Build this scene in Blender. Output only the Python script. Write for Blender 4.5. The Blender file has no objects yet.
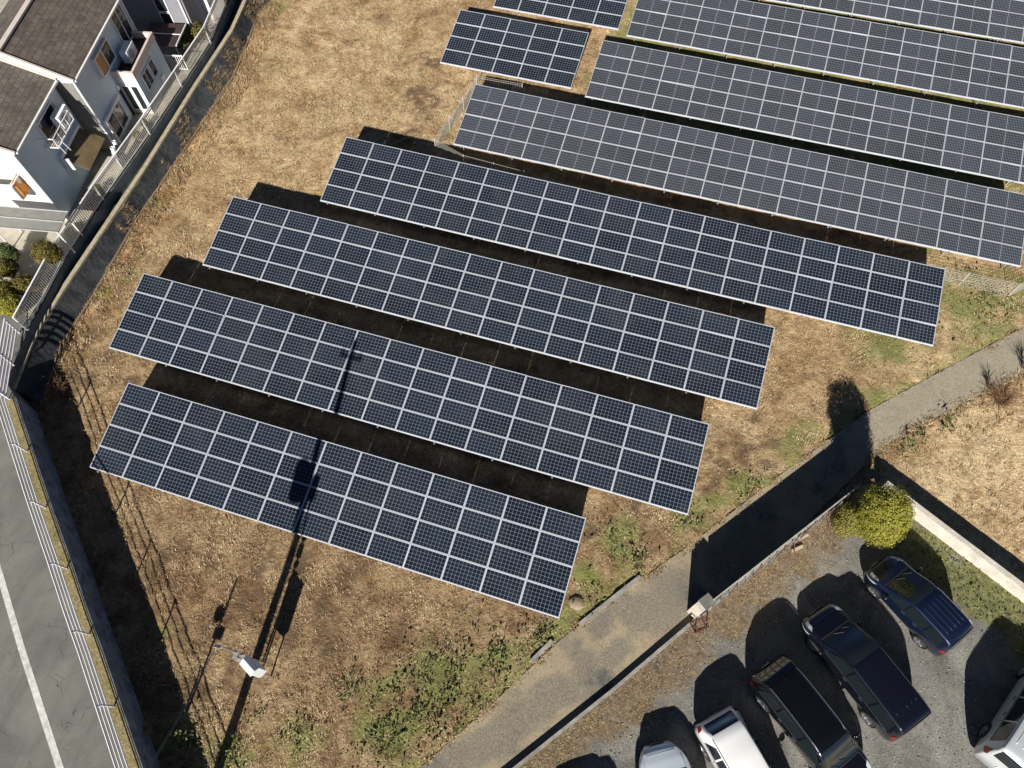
import bpy, bmesh, math, random
from mathutils import Vector, Matrix, noise
import numpy as np
R = math.radians
rnd = random.Random(7)
SC = bpy.context.scene
COL = SC.collection

# ------------------------------------------------------------ camera, sky, sun, exposure
F = 711.0
CAM_H = 29.8094
RM = Matrix(((0.95317737, -0.26513342, 0.14545504), (0.30237804, 0.84277308, -0.44531007), (-0.00451901, 0.46844189, 0.88348275)))
cam = bpy.data.cameras.new("drone_camera")
cam.sensor_width = 36.0
cam.lens = F / 1024 * 36.0
cam.clip_start = 0.1
cam.clip_end = 3000
camo = bpy.data.objects.new("drone_camera", cam)
COL.objects.link(camo)
camo.matrix_world = Matrix.Translation((0, 0, CAM_H)) @ RM.to_4x4()
SC.camera = camo

AZ, EL = R(-6.5), R(30.0)            # direction the shadows run to (from +Y), sun elevation
SUNV = Vector((-math.sin(AZ) * math.cos(EL), -math.cos(AZ) * math.cos(EL), math.sin(EL)))
world = bpy.data.worlds.new("World")
SC.world = world
world.use_nodes = True
wn = world.node_tree
sky = wn.nodes.new("ShaderNodeTexSky")
sky.sky_type = 'NISHITA'
sky.sun_disc = False
sky.sun_elevation = EL
sky.sun_rotation = math.atan2(SUNV.x, SUNV.y)
sky.air_density = 0.3
sky.dust_density = 0.0
bg = wn.nodes["Background"]
bg.inputs[1].default_value = 0.05
wn.links.new(sky.outputs[0], bg.inputs[0])
sun = bpy.data.lights.new("sun", 'SUN')
sun.energy = 5.0
sun.angle = R(0.5)
sun.color = (1.0, 0.955, 0.88)
suno = bpy.data.objects.new("sun", sun)
COL.objects.link(suno)
suno.location = SUNV * 60
suno.rotation_euler = SUNV.to_track_quat('Z', 'Y').to_euler()
SC.view_settings.view_transform = 'Standard'
SC.view_settings.look = 'None'
SC.view_settings.exposure = 0.65
SC.view_settings.gamma = 1.0
SC.view_settings.use_curve_mapping = False
SC.cycles.max_bounces = 6
SC.cycles.diffuse_bounces = 2

# ------------------------------------------------------------ helpers
SX = 0.017167
def zg(x, y):                        # the gently sloping field
    x = max(-40, min(40, x)); y = max(-20, min(70, y))
    return SX * x + 0.065 + 0.006 * y
def ray(px, py):
    return RM @ Vector(((px - 512) / F, -(py - 384) / F, -1.0))
def at(px, py, z):
    d = ray(px, py)
    return Vector((0, 0, CAM_H)) + d * ((z - CAM_H) / d.z)
def gnd(px, py, dz=0.0):
    p = at(px, py, dz)
    for _ in range(6):
        p = at(px, py, zg(p.x, p.y) + dz)
    return p
def fbm(x, y, s, o=4, seed=0.0):
    return noise.fractal(Vector((x * s, y * s, seed)), 1.0, 2.0, o)
def inpoly(x, y, P):
    c = False
    n = len(P)
    j = n - 1
    for i in range(n):
        xi, yi = P[i][0], P[i][1]; xj, yj = P[j][0], P[j][1]
        if (yi > y) != (yj > y) and x < (xj - xi) * (y - yi) / (yj - yi) + xi:
            c = not c
        j = i
    return c
def segdist(x, y, P):
    b = 1e9
    for i in range(len(P) - 1):
        ax, ay = P[i][0], P[i][1]; bx, by = P[i + 1][0], P[i + 1][1]
        dx, dy = bx - ax, by - ay
        t = max(0, min(1, ((x - ax) * dx + (y - ay) * dy) / (dx * dx + dy * dy + 1e-9)))
        b = min(b, math.hypot(x - ax - t * dx, y - ay - t * dy))
    return b

# materials
MATS = {}
def mat(name, col, rough=0.7, metal=0.0, spec=0.5, var=0.0, vscale=3.0, bump=0.0, bscale=20.0, coat=0.0, col2=None, alpha=1.0, trans=0.0):
    if name in MATS: return MATS[name]
    m = bpy.data.materials.new(name); m.use_nodes = True
    nt = m.node_tree; b = nt.nodes["Principled BSDF"]
    b.inputs["Base Color"].default_value = (*col, 1)
    b.inputs["Roughness"].default_value = rough
    b.inputs["Metallic"].default_value = metal
    b.inputs["Specular IOR Level"].default_value = spec
    b.inputs["Coat Weight"].default_value = coat
    b.inputs["Coat Roughness"].default_value = 0.05
    b.inputs["Alpha"].default_value = alpha
    b.inputs["Transmission Weight"].default_value = trans
    if var or col2:
        tc = nt.nodes.new("ShaderNodeTexCoord")
        n = nt.nodes.new("ShaderNodeTexNoise"); n.inputs["Scale"].default_value = vscale; n.inputs["Detail"].default_value = 7; n.inputs["Roughness"].default_value = 0.65
        nt.links.new(tc.outputs["Object"], n.inputs["Vector"])
        r = nt.nodes.new("ShaderNodeValToRGB")
        r.color_ramp.elements[0].position = 0.32; r.color_ramp.elements[1].position = 0.68
        c2 = col2 or tuple(min(1, c * (1 + var)) for c in col)
        c1 = col if col2 else tuple(c * (1 - var) for c in col)
        r.color_ramp.elements[0].color = (*c1, 1); r.color_ramp.elements[1].color = (*c2, 1)
        nt.links.new(n.outputs["Fac"], r.inputs[0]); nt.links.new(r.outputs[0], b.inputs["Base Color"])
    if bump:
        tc = nt.nodes.new("ShaderNodeTexCoord")
        n = nt.nodes.new("ShaderNodeTexNoise"); n.inputs["Scale"].default_value = bscale; n.inputs["Detail"].default_value = 6
        nt.links.new(tc.outputs["Object"], n.inputs["Vector"])
        bp = nt.nodes.new("ShaderNodeBump"); bp.inputs["Strength"].default_value = bump; bp.inputs["Distance"].default_value = 0.05
        nt.links.new(n.outputs["Fac"], bp.inputs["Height"]); nt.links.new(bp.outputs[0], b.inputs["Normal"])
    MATS[name] = m
    return m

class NT:                            # little node builder for the ground materials
    def __init__(s, name):
        s.m = bpy.data.materials.new(name); s.m.use_nodes = True
        s.t = s.m.node_tree; s.b = s.t.nodes["Principled BSDF"]
        s.tc = s.t.nodes.new("ShaderNodeTexCoord")
    def noise(s, scale, detail=6, rough=0.6, dist=0.0, vec=None):
        n = s.t.nodes.new("ShaderNodeTexNoise"); n.inputs["Scale"].default_value = scale; n.inputs["Detail"].default_value = detail
        n.inputs["Roughness"].default_value = rough; n.inputs["Distortion"].default_value = dist
        s.t.links.new(vec or s.tc.outputs["Object"], n.inputs["Vector"]); return n.outputs["Fac"]
    def mapping(s, scale, rot=0.0):
        n = s.t.nodes.new("ShaderNodeMapping"); n.inputs["Scale"].default_value = scale; n.inputs["Rotation"].default_value = (0, 0, rot)
        s.t.links.new(s.tc.outputs["Object"], n.inputs["Vector"]); return n.outputs[0]
    def ramp(s, fac, stops):
        r = s.t.nodes.new("ShaderNodeValToRGB"); e = r.color_ramp.elements
        while len(e) < len(stops): e.new(0.5)
        for i, (p, c) in enumerate(stops):
            e[i].position = p; e[i].color = (*c, 1) if len(c) == 3 else c
        s.t.links.new(fac, r.inputs[0]); return r.outputs[0]
    def range(s, fac, a, b):
        r = s.t.nodes.new("ShaderNodeMapRange"); r.inputs[1].default_value = a; r.inputs[2].default_value = b
        s.t.links.new(fac, r.inputs[0]); return r.outputs[0]
    def mix(s, fac, a, b, mode='MIX'):
        x = s.t.nodes.new("ShaderNodeMix"); x.data_type = 'RGBA'; x.blend_type = mode
        for i, v in ((0, fac), (6, a), (7, b)):
            if hasattr(v, 'is_output') or not isinstance(v, (int, float, tuple)): s.t.links.new(v, x.inputs[i])
            elif isinstance(v, tuple): x.inputs[i].default_value = (*v, 1)
            else: x.inputs[i].default_value = v
        return x.outputs[2]
    def math(s, op, a, b=0.0):
        x = s.t.nodes.new("ShaderNodeMath"); x.operation = op
        for i, v in ((0, a), (1, b)):
            if isinstance(v, (int, float)): x.inputs[i].default_value = v
            else: s.t.links.new(v, x.inputs[i])
        return x.outputs[0]
    def attr(s, name):
        a = s.t.nodes.new("ShaderNodeAttribute"); a.attribute_name = name; return a.outputs["Fac"]
    def out(s, col, rough=0.95, bump=None, strength=0.5, dist=0.05, spec=0.2):
        s.t.links.new(col, s.b.inputs["Base Color"]); s.b.inputs["Roughness"].default_value = rough
        s.b.inputs["Specular IOR Level"].default_value = spec
        if bump is not None:
            bp = s.t.nodes.new("ShaderNodeBump"); bp.inputs["Strength"].default_value = strength; bp.inputs["Distance"].default_value = dist
            s.t.links.new(bump, bp.inputs["Height"]); s.t.links.new(bp.outputs[0], s.b.inputs["Normal"])
        return s.m

# mesh collection
class MB:
    def __init__(s): s.v = []; s.f = []; s.mi = []; s.mats = []
    def face(s, pts, mi=0):
        n = len(s.v); s.v += [tuple(p) for p in pts]; s.f.append(tuple(range(n, n + len(pts)))); s.mi.append(mi)
    def hexa(s, P, mi=0):            # P: bottom 4 (ccw) + top 4
        n = len(s.v); s.v += [tuple(p) for p in P]
        for q in ((3, 2, 1, 0), (4, 5, 6, 7), (0, 1, 5, 4), (1, 2, 6, 5), (2, 3, 7, 6), (3, 0, 4, 7)):
            s.f.append(tuple(n + i for i in q)); s.mi.append(mi)
        return s
    def box(s, c, d, rz=0.0, mi=0, M=None):
        x, y, z = d[0] / 2, d[1] / 2, d[2] / 2
        P = [(-x, -y, -z), (x, -y, -z), (x, y, -z), (-x, y, -z), (-x, -y, z), (x, -y, z), (x, y, z), (-x, y, z)]
        T = (Matrix.Translation(c) @ Matrix.Rotation(rz, 4, 'Z')) if M is None else M
        return s.hexa([T @ Vector(p) for p in P], mi)
    def beam(s, a, b, w, h, mi=0, up=Vector((0, 0, 1))):
        a = Vector(a); b = Vector(b); d = (b - a).normalized()
        if abs(d.dot(up)) > 0.98: up = Vector((0, 1, 0))
        r = d.cross(up).normalized() * w / 2; u = r.cross(d).normalized() * h / 2
        return s.hexa([a - r - u, a + r - u, b + r - u, b - r - u, a - r + u, a + r + u, b + r + u, b - r + u], mi)
    def tube(s, pts, r, n=8, mi=0, cap=True, r2=None):
        pts = [Vector(p) for p in pts]; base = len(s.v); m = len(pts)
        for i, p in enumerate(pts):
            d = (pts[min(i + 1, m - 1)] - pts[max(i - 1, 0)]).normalized()
            up = Vector((0, 0, 1)) if abs(d.z) < 0.95 else Vector((1, 0, 0))
            a = d.cross(up).normalized(); b = a.cross(d)
            rr = r if r2 is None else r + (r2 - r) * i / (m - 1)
            for k in range(n):
                t = 2 * math.pi * k / n
                s.v.append(tuple(p + a * math.cos(t) * rr + b * math.sin(t) * rr))
        for i in range(m - 1):
            for k in range(n):
                s.f.append((base + i * n + k, base + (i + 1) * n + k, base + (i + 1) * n + (k + 1) % n, base + i * n + (k + 1) % n)); s.mi.append(mi)
        if cap:
            s.f.append(tuple(base + k for k in range(n))); s.mi.append(mi)
            s.f.append(tuple(base + (m - 1) * n + k for k in reversed(range(n)))); s.mi.append(mi)
        return s
    def lathe(s, prof, M, n=20, mi=0):   # prof: (r, h) list, about M's z
        base = len(s.v); m = len(prof)
        for r, h in prof:
            for k in range(n):
                t = 2 * math.pi * k / n
                s.v.append(tuple(M @ Vector((r * math.cos(t), r * math.sin(t), h))))
        for i in range(m - 1):
            for k in range(n):
                s.f.append((base + i * n + k, base + i * n + (k + 1) % n, base + (i + 1) * n + (k + 1) % n, base + (i + 1) * n + k)); s.mi.append(mi)
        return s
    def grid(s, rows, mi=0, close=False):
        base = len(s.v); n = len(rows[0])
        for r in rows: s.v += [tuple(p) for p in r]
        for i in range(len(rows) - 1):
            for k in range(n - 1 + (1 if close else 0)):
                k2 = (k + 1) % n
                s.f.append((base + i * n + k, base + i * n + k2, base + (i + 1) * n + k2, base + (i + 1) * n + k)); s.mi.append(mi)
        return s
    def poly_prism(s, P, z0, z1, mi=0):  # P: xy list ccw
        n = len(s.v); k = len(P)
        s.v += [(p[0], p[1], z0(p) if callable(z0) else z0) for p in P] + [(p[0], p[1], z1(p) if callable(z1) else z1) for p in P]
        s.f.append(tuple(n + k + i for i in range(k))); s.mi.append(mi)
        s.f.append(tuple(n + i for i in reversed(range(k)))); s.mi.append(mi)
        for i in range(k):
            j = (i + 1) % k
            s.f.append((n + i, n + j, n + k + j, n + k + i)); s.mi.append(mi)
        return s
    def build(s, name, mats, parent=None, smooth=False, loc=None, fix=True):
        me = bpy.data.meshes.new(name); me.from_pydata(s.v, [], s.f)
        if not isinstance(mats, (list, tuple)): mats = [mats]
        for m in mats: me.materials.append(m)
        me.polygons.foreach_set("material_index", s.mi)
        if smooth: me.polygons.foreach_set("use_smooth", [True] * len(s.f))
        if fix:
            bm = bmesh.new(); bm.from_mesh(me); bmesh.ops.recalc_face_normals(bm, faces=bm.faces); bm.to_mesh(me); bm.free()
        me.update()
        o = bpy.data.objects.new(name, me); COL.objects.link(o)
        if parent: o.parent = parent
        if loc: o.location = loc
        return o

def tag(o, label, cat, group=None, kind=None):
    if label: o["label"] = label
    if cat: o["category"] = cat
    if group: o["group"] = group
    if kind: o["kind"] = kind
    return o
def thing(name, label, cat, loc=(0, 0, 0), rz=0.0, group=None):
    o = bpy.data.objects.new(name, None); COL.objects.link(o)
    o.empty_display_size = 0.3; o.location = loc; o.rotation_euler = (0, 0, rz)
    return tag(o, label, cat, group)
def struct(o): o["kind"] = "structure"; return o
def dup_tree(o, parent=None):
    c = o.copy(); COL.objects.link(c)
    if parent: c.parent = parent
    for ch in list(o.children): dup_tree(ch, c)
    return c
def flt_attr(o, name, vals):
    a = o.data.attributes.new(name, 'FLOAT', 'POINT'); a.data.foreach_set("value", vals)

# ------------------------------------------------------------ layout lines (metres)
def ext(P, k0, k1):                  # lengthen a polyline at both ends
    P = [Vector((p[0], p[1])) for p in P]
    return [P[0] + (P[0] - P[1]).normalized() * k0] + P + [P[-1] + (P[-1] - P[-2]).normalized() * k1]
AFAR = ext([gnd(*q) for q in ((420, 768), (490, 706), (560, 640), (640, 580), (690, 545), (780, 475), (870, 410), (940, 372), (1024, 327))], 60, 60)
ANEAR = ext([gnd(*q) for q in ((512, 768), (610, 690), (690, 622))] + [Vector((8.9, 11.9, 0)), gnd(885, 445), gnd(950, 410), gnd(1024, 372)], 60, 60)
ALLEY = AFAR + ANEAR[::-1]
FENCE = [Vector(p) for p in ((-27.68, 10.3), (-28.4, 14.3), (-28.77, 18.5), (-28.97, 23.5), (-29.25, 27.5), (-29.55, 31.5), (-30.4, 35), (-31.6, 40))]
LEDGE = [Vector(p) for p in ((-26.75, 7.4), (-27.6, 10.24), (-27.86, 13.5), (-28.14, 18.5), (-28.3, 21.5), (-28.94, 28.3), (-29.3, 33.5), (-30.6, 40))]
FOOT = [Vector(p) for p in ((-25.9, 7.5), (-26.9, 10.5), (-27.0, 12.8), (-27.3, 16), (-27.62, 18.7), (-27.8, 25.9), (-27.95, 30.4), (-29.4, 37.1))]
WTOP = ext([at(*q, 1.2) for q in ((19, 410), (50, 501), (72, 563), (89, 613), (103, 651), (120, 701))], 0, 40)[1:]
WTOP[0] = Vector((-25.95, 7.05))
ZP = 1.1                              # house plateau / road level

# ------------------------------------------------------------ ground
xs = [-600, -300, -150, -80, -50, -40, -34] + list(np.arange(-31, 24, 0.28)) + [27, 32, 40, 60, 100, 200, 400, 700]
ys = [-500, -250, -120, -60, -30, -20, -15] + list(np.arange(-11, 56, 0.28)) + [60, 66, 80, 120, 250, 500, 900]
WLOT = [Vector(p) for p in ()]
WW0 = at(911, 507, 1.0); WW1 = at(1024, 594, 1.0)          # low white wall line
WW1 = WW1 + (WW1 - WW0) * 2.5
LOTP = [ANEAR[0], ANEAR[1], ANEAR[2], ANEAR[3], ANEAR[4], Vector((WW0.x - 1.6, WW0.y + 1.1)), Vector((WW0.x, WW0.y)), Vector((WW1.x, WW1.y)), Vector((WW1.x + 10, WW1.y - 30)), Vector((0, -45))]
gv = []; A_green = []; A_dark = []; A_red = []
GREEN_SPOTS = [(905, 305, 3.2), (960, 305, 2.6), (1000, 305, 2.6), (880, 340, 2.0), (620, 540, 1.1), (690, 520, .9), (745, 480, .9), (450, 680, 1.9), (400, 720, 1.8), (505, 655, 1.0), (590, 575, .8), (230, 750, 1.0), (300, 740, 1.2), (170, 735, 1.3), (555, 630, .8), (160, 640, .5), (150, 205, .7), (125, 275, .7), (105, 290, .6), (278, 8, .9), (600, 75, 1.2), (632, 40, 1.6), (450, 130, .6), (650, 33, 2), (925, 250, .8), (800, 440, .9), (720, 505, .8), (810, 440, 0.6)]
GS = [(gnd(a, b), r) for a, b, r in GREEN_SPOTS]
DARK_SPOTS = [(250, 600, .9), (285, 640, .7), (160, 560, .8), (205, 560, .5), (180, 630, .8), (400, 640, .5), (640, 500, .8), (590, 530, .6), (735, 455, .8), (690, 470, .6), (60, 420, .9), (110, 360, .5), (90, 330, .7), (430, 60, 1.0), (405, 135, .8), (380, 20, .6), (300, 560, .8), (235, 690, .6), (880, 290, .6), (760, 420, .6), (425, 105, 1.4), (415, 90, .8), (345, 575, .9), (325, 600, .7), (330, 640, .9), (60, 390, 1.0), (560, 600, .6), (640, 520, .7), (145, 730, 2.0), (200, 690, .8), (270, 560, .8), (700, 480, .8), (770, 450, .7), (90, 380, .7), (130, 380, .7), (640, 545, .5), (850, 270, 0.5)]
DS = [(gnd(a, b), r) for a, b, r in DARK_SPOTS]
for y in ys:
    for x in xs:
        z = zg(x, y)
        ins = -31 < x < 24 and -12 < y < 56
        if ins:
            n1 = fbm(x, y, 0.9, 4, 3.1); n2 = fbm(x, y, 3.3, 3, 8.0)
            if inpoly(x, y, ALLEY) or inpoly(x, y, LOTP): z -= 0.08
            else:
                z += 0.05 * n1 + 0.022 * n2
                if y < 26: z += max(0, 1 - segdist(x, y, AFAR) / 4.0) * (0.10 * fbm(x, y, 1.7, 4, 51.0) + .03)
        g = d = rd = 0.0
        if ins:
            w = fbm(x, y, 0.8, 4, 20.0)
            for p, r in GS:
                q = math.hypot(x - p.x, y - p.y) / r
                if q < 2: g = max(g, (1.25 - q + 0.9 * w))
            w2 = fbm(x, y, 1.9, 5, 26.0)
            for p, r in DS:
                q = math.hypot(x - p.x, y - p.y) / r
                if q < 2: d = max(d, (0.85 - q * .8 + 1.5 * w2))
            sd = segdist(x, y, AFAR)
            g = max(g, 0.85 - sd * 0.55 + 0.9 * w)
            rd = max(0, 1.0 - segdist(x, y, FOOT) / 1.6 + 0.5 * w)
            if 33 < y and x > -6.5: g = max(g, 0.75 + 0.5 * w)
        gv.append((x, y, z)); A_green.append(max(0, min(1, g))); A_dark.append(max(0, min(1, d))); A_red.append(max(0, min(1, rd)))
nx = len(xs)
gm = MB(); gm.v = gv
for j in range(len(ys) - 1):
    for i in range(nx - 1):
        gm.f.append((j * nx + i, j * nx + i + 1, (j + 1) * nx + i + 1, (j + 1) * nx + i)); gm.mi.append(0)
def field_material():
    k = NT("dry_field")
    wv = k.noise(0.35, 4, 0.6); n_big = k.noise(0.16, 5, 0.65, 0.4); n_mid = k.noise(0.9, 7, 0.68, 0.6)
    st1 = k.noise(5.0, 8, 0.75, 1.2, k.mapping((1.0, 3.6, 1.0), 0.5)); st2 = k.noise(6.5, 8, 0.75, 1.5, k.mapping((3.4, 1.0, 1.0), 0.2))
    st = k.mix(k.range(wv, 0.42, 0.58), st1, st2)
    n_clump = k.noise(3.2, 6, 0.7, 0.9)
    c = k.ramp(n_mid, [(0.30, (0.17, 0.108, 0.062)), (0.44, (0.325, 0.228, 0.135)), (0.58, (0.475, 0.36, 0.22)), (0.75, (0.63, 0.51, 0.335))])
    sx = k.t.nodes.new("ShaderNodeSeparateXYZ"); k.t.links.new(k.tc.outputs["Object"], sx.inputs[0])
    far = k.math('MAXIMUM', k.range(k.math('ADD', sx.outputs[1], k.math('MULTIPLY', k.math('SUBTRACT', n_big, 0.5), 26.0)), 5.0, 24.0), k.range(sx.outputs[0], 12.5, 15.0))
    pale = k.ramp(n_mid, [(0.30, (0.43, 0.30, 0.165)), (0.46, (0.645, 0.49, 0.285)), (0.70, (0.88, 0.725, 0.475))])
    c = k.mix(k.math('MULTIPLY', far, 0.8), c, pale)
    c = k.mix(k.math('MULTIPLY', k.range(sx.outputs[0], 12.0, 14.0), k.range(sx.outputs[1], 24.5, 22.0)), c, k.mix(0.5, pale, (0.80, 0.66, 0.42)))
    c = k.mix(k.math('MULTIPLY', k.range(k.noise(0.55, 5, 0.7, 0.8), 0.50, 0.64), 0.7), c, k.mix(1.0, c, (0.58, 0.49, 0.43), 'MULTIPLY'))
    fine = k.ramp(st, [(0.30, (0.22, 0.18, 0.14)), (0.44, (0.66, 0.60, 0.54)), (0.56, (1.05, 1.02, 0.98)), (0.70, (1.5, 1.47, 1.4))])
    c = k.mix(1.0, c, fine, 'MULTIPLY')
    clump = k.ramp(n_clump, [(0.34, (0.42, 0.36, 0.30)), (0.45, (0.92, 0.9, 0.88)), (0.62, (1.15, 1.14, 1.12))])
    c = k.mix(0.85, c, clump, 'MULTIPLY')
    c = k.mix(k.math('MULTIPLY', k.range(n_big, 0.5, 0.66), 0.7), c, k.mix(1.0, c, (0.64, 0.56, 0.50), 'MULTIPLY'))
    grn = k.ramp(st, [(0.3, (0.035, 0.05, 0.015)), (0.5, (0.19, 0.225, 0.065)), (0.7, (0.37, 0.40, 0.13))])
    c = k.mix(k.math('MULTIPLY', k.range(k.math('ADD', k.attr("green"), k.math('MULTIPLY', k.math('SUBTRACT', st, 0.5), 1.2)), 0.25, 0.95), 0.8), c, grn)
    red = k.mix(1.0, c, (0.86, 0.66, 0.52), 'MULTIPLY')
    c = k.mix(k.math('MULTIPLY', k.attr("rust"), 0.7), c, red)
    drk = k.ramp(st, [(0.3, (0.05, 0.032, 0.018)), (0.55, (0.15, 0.10, 0.058)), (0.75, (0.30, 0.215, 0.13))])
    c = k.mix(k.math('MULTIPLY', k.range(k.attr("dark"), 0.05, 0.75), 0.82), c, drk)
    return k.out(c, 0.95, k.math('ADD', k.math('MULTIPLY', st, 0.6), n_clump), 0.8, 0.12)
field = gm.build("ground", field_material(), smooth=True, fix=False)
struct(field)
flt_attr(field, "green", A_green); flt_attr(field, "dark", A_dark); flt_attr(field, "rust", A_red)

# alley: patched asphalt and trodden earth
def strip_mesh(L, Rr, dz, n=90, m=14):
    def resample(P, n):
        d = [0]
        for i in range(1, len(P)): d.append(d[-1] + (P[i] - P[i - 1]).length)
        out = []
        for k in range(n):
            t = d[-1] * k / (n - 1); i = max(j for j in range(len(d)) if d[j] <= t + 1e-9); i = min(i, len(P) - 2)
            out.append(P[i].lerp(P[i + 1], (t - d[i]) / (d[i + 1] - d[i])))
        return out
    A = resample(L, n); B = resample(Rr, n); g = MB()
    g.grid([[(lambda q: (q.x, q.y, zg(q.x, q.y) + dz))(A[i].lerp(B[i], k / (m - 1))) for k in range(m)] for i in range(n)])
    return g
def alley_material():
    k = NT("alley_surface")
    n = k.noise(0.45, 6, 0.6, 0.3); f = k.noise(14, 8, 0.75); s = k.noise(2.2, 7, 0.7, 0.8)
    c = k.ramp(n, [(0.36, (0.115, 0.11, 0.10)), (0.40, (0.215, 0.19, 0.148)), (0.47, (0.32, 0.265, 0.18)), (0.64, (0.39, 0.32, 0.21))])
    sp = k.t.nodes.new("ShaderNodeSeparateXYZ"); k.t.links.new(k.tc.outputs["Object"], sp.inputs[0])
    up = k.range(sp.outputs[1], 14.0, 18.0)
    c = k.mix(k.range(s, 0.55, 0.72), c, (0.19, 0.175, 0.15))
    c = k.mix(k.math('MULTIPLY', up, 0.8), c, k.ramp(s, [(0.35, (0.27, 0.24, 0.185)), (0.65, (0.385, 0.343, 0.265))]))
    c = k.mix(k.math('MULTIPLY', k.attr("patch"), 0.75), c, k.ramp(f, [(0.3, (0.135, 0.122, 0.10)), (0.7, (0.25, 0.225, 0.182))]))
    c = k.mix(1.0, c, k.ramp(f, [(0.3, (0.62, 0.62, 0.62)), (0.5, (0.95, 0.95, 0.95)), (0.72, (1.35, 1.33, 1.28))]), 'MULTIPLY')
    return k.out(c, 0.92, f, 0.35, 0.02)
ag = strip_mesh(AFAR, ANEAR, 0.03, 700, 40)
alley = ag.build("alley_path", alley_material(), fix=False); struct(alley)
PATCHES = [(gnd(a, b), rx, ry) for a, b, rx, ry in ((617, 650, .85, .5), (585, 671, .75, .6), (556, 692, 1.3, .75), (505, 730, 2.2, .8), (652, 607, 2.0, 1.15), (603, 627, .55, .4), (742, 548, 1.6, 1.1), (452, 765, 1.2, .8))]
pv = []
ca, sa = .6, .8
for x, y, z in ag.v:
    m = -1.0
    if abs(x) < 25 and -6 < y < 30:
        w = 0.45 * fbm(x, y, 1.0, 5, 60.0)
        for c_, rx, ry in PATCHES:
            dx, dy = x - c_.x, y - c_.y; u_ = (dx * ca + dy * sa) / rx; v_ = (-dx * sa + dy * ca) / ry
            m = max(m, 1.0 - (abs(u_) ** 2.6 + abs(v_) ** 2.6) ** (1 / 2.6) + w)
    pv.append(max(0, min(1, m * 3.0 + .1)))
flt_attr(alley, "patch", pv)
a_rot = math.atan2(.8, .6)
# parking lot: bilinear sheet, slightly raised, gravel with weedy margins
KERB = ANEAR[:5]
lot = MB(); lg = []; ls = []
c0, c1 = Vector((ANEAR[0].x, ANEAR[0].y)), Vector((WW0.x - 1.7, WW0.y + 1.0))
NL = 150
wd = Vector((WW1.x - WW0.x, WW1.y - WW0.y)).normalized()
def kpoint(t):                        # along the kerb line, then to the wall corner
    P = [ANEAR[1] + (ANEAR[1] - ANEAR[2]).normalized() * 8, ANEAR[1], ANEAR[2], ANEAR[3], Vector((9.3, 12.45)), Vector((WW0.x - wd.x * 2.3, WW0.y - wd.y * 2.3))]
    d = [0]
    for i in range(1, len(P)): d.append(d[-1] + (P[i] - P[i - 1]).length)
    s = t * d[-1]; i = min(max(j for j in range(len(d)) if d[j] <= s + 1e-9), len(P) - 2)
    return P[i].lerp(P[i + 1], (s - d[i]) / (d[i + 1] - d[i]))
LOT_DZ = 0.20
lrows = []
for i in range(NL):
    row = []
    for j in range(NL):
        p = kpoint(i / (NL - 1)) + wd * (16.0 * j / (NL - 1))
        z = zg(p.x, p.y) + LOT_DZ + 0.012 * fbm(p.x, p.y, 2.0, 3, 5.0)
        dk = 16.0 * j / (NL - 1); dwall = segdist(p.x, p.y, [Vector((WW0.x, WW0.y)), Vector((WW1.x, WW1.y))])
        w = fbm(p.x, p.y, 0.9, 4, 30.0)
        lg.append(max(0, min(1, 1.5 - abs(dwall - 1.0) * 0.95 + 0.9 * w)))
        ls.append(max(0, min(1, max(1.6 - dk * 0.72, 1.2 - dwall * 1.6) + 0.8 * w)))
        row.append((p.x, p.y, z))
    lrows.append(row)
lot.grid(lrows)
def lot_material():
    k = NT("gravel_lot")
    v = k.t.nodes.new("ShaderNodeTexVoronoi"); v.inputs["Scale"].default_value = 16; k.t.links.new(k.tc.outputs["Object"], v.inputs["Vector"])
    n = k.noise(0.6, 6, 0.65, 0.5); f = k.noise(22, 7, 0.8); s = k.noise(5, 8, 0.75, 1.0)
    c = k.ramp(n, [(0.35, (0.13, 0.126, 0.115)), (0.5, (0.19, 0.184, 0.167)), (0.66, (0.255, 0.246, 0.222))])
    c = k.mix(1.0, c, k.ramp(f, [(0.32, (0.3, 0.3, 0.31)), (0.48, (0.9, 0.9, 0.9)), (0.66, (1.75, 1.72, 1.65))]), 'MULTIPLY')
    c = k.mix(k.math('MULTIPLY', k.range(k.noise(1.5, 5, 0.7, 0.6), 0.56, 0.68), 0.5), c, (0.19, 0.165, 0.13))
    c = k.mix(k.math('MULTIPLY', k.range(k.noise(0.8, 3, 0.5, 0.2), 0.56, 0.68), 0.6), c, (0.085, 0.078, 0.068))
    soil = k.ramp(s, [(0.32, (0.035, 0.025, 0.016)), (0.48, (0.155, 0.112, 0.068)), (0.68, (0.34, 0.26, 0.165))])
    c = k.mix(k.math('MULTIPLY', k.range(k.math('ADD', k.attr("soil"), k.math('MULTIPLY', k.math('SUBTRACT', s, 0.5), 1.4)), 0.3, 0.8), 0.9), c, soil)
    grn = k.ramp(s, [(0.3, (0.05, 0.055, 0.02)), (0.5, (0.16, 0.16, 0.06)), (0.68, (0.28, 0.27, 0.115))])
    c = k.mix(k.math('MULTIPLY', k.range(k.math('ADD', k.attr("grass"), k.math('MULTIPLY', k.math('SUBTRACT', s, 0.5), 1.6)), 0.4, 0.8), 0.9), c, grn)
    return k.out(c, 0.95, f, 0.6, 0.03)
loto = lot.build("parking_lot", lot_material(), smooth=True, fix=False); struct(loto)
flt_attr(loto, "grass", lg); flt_attr(loto, "soil", ls)
stn = MB(); r6 = random.Random(3)
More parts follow.
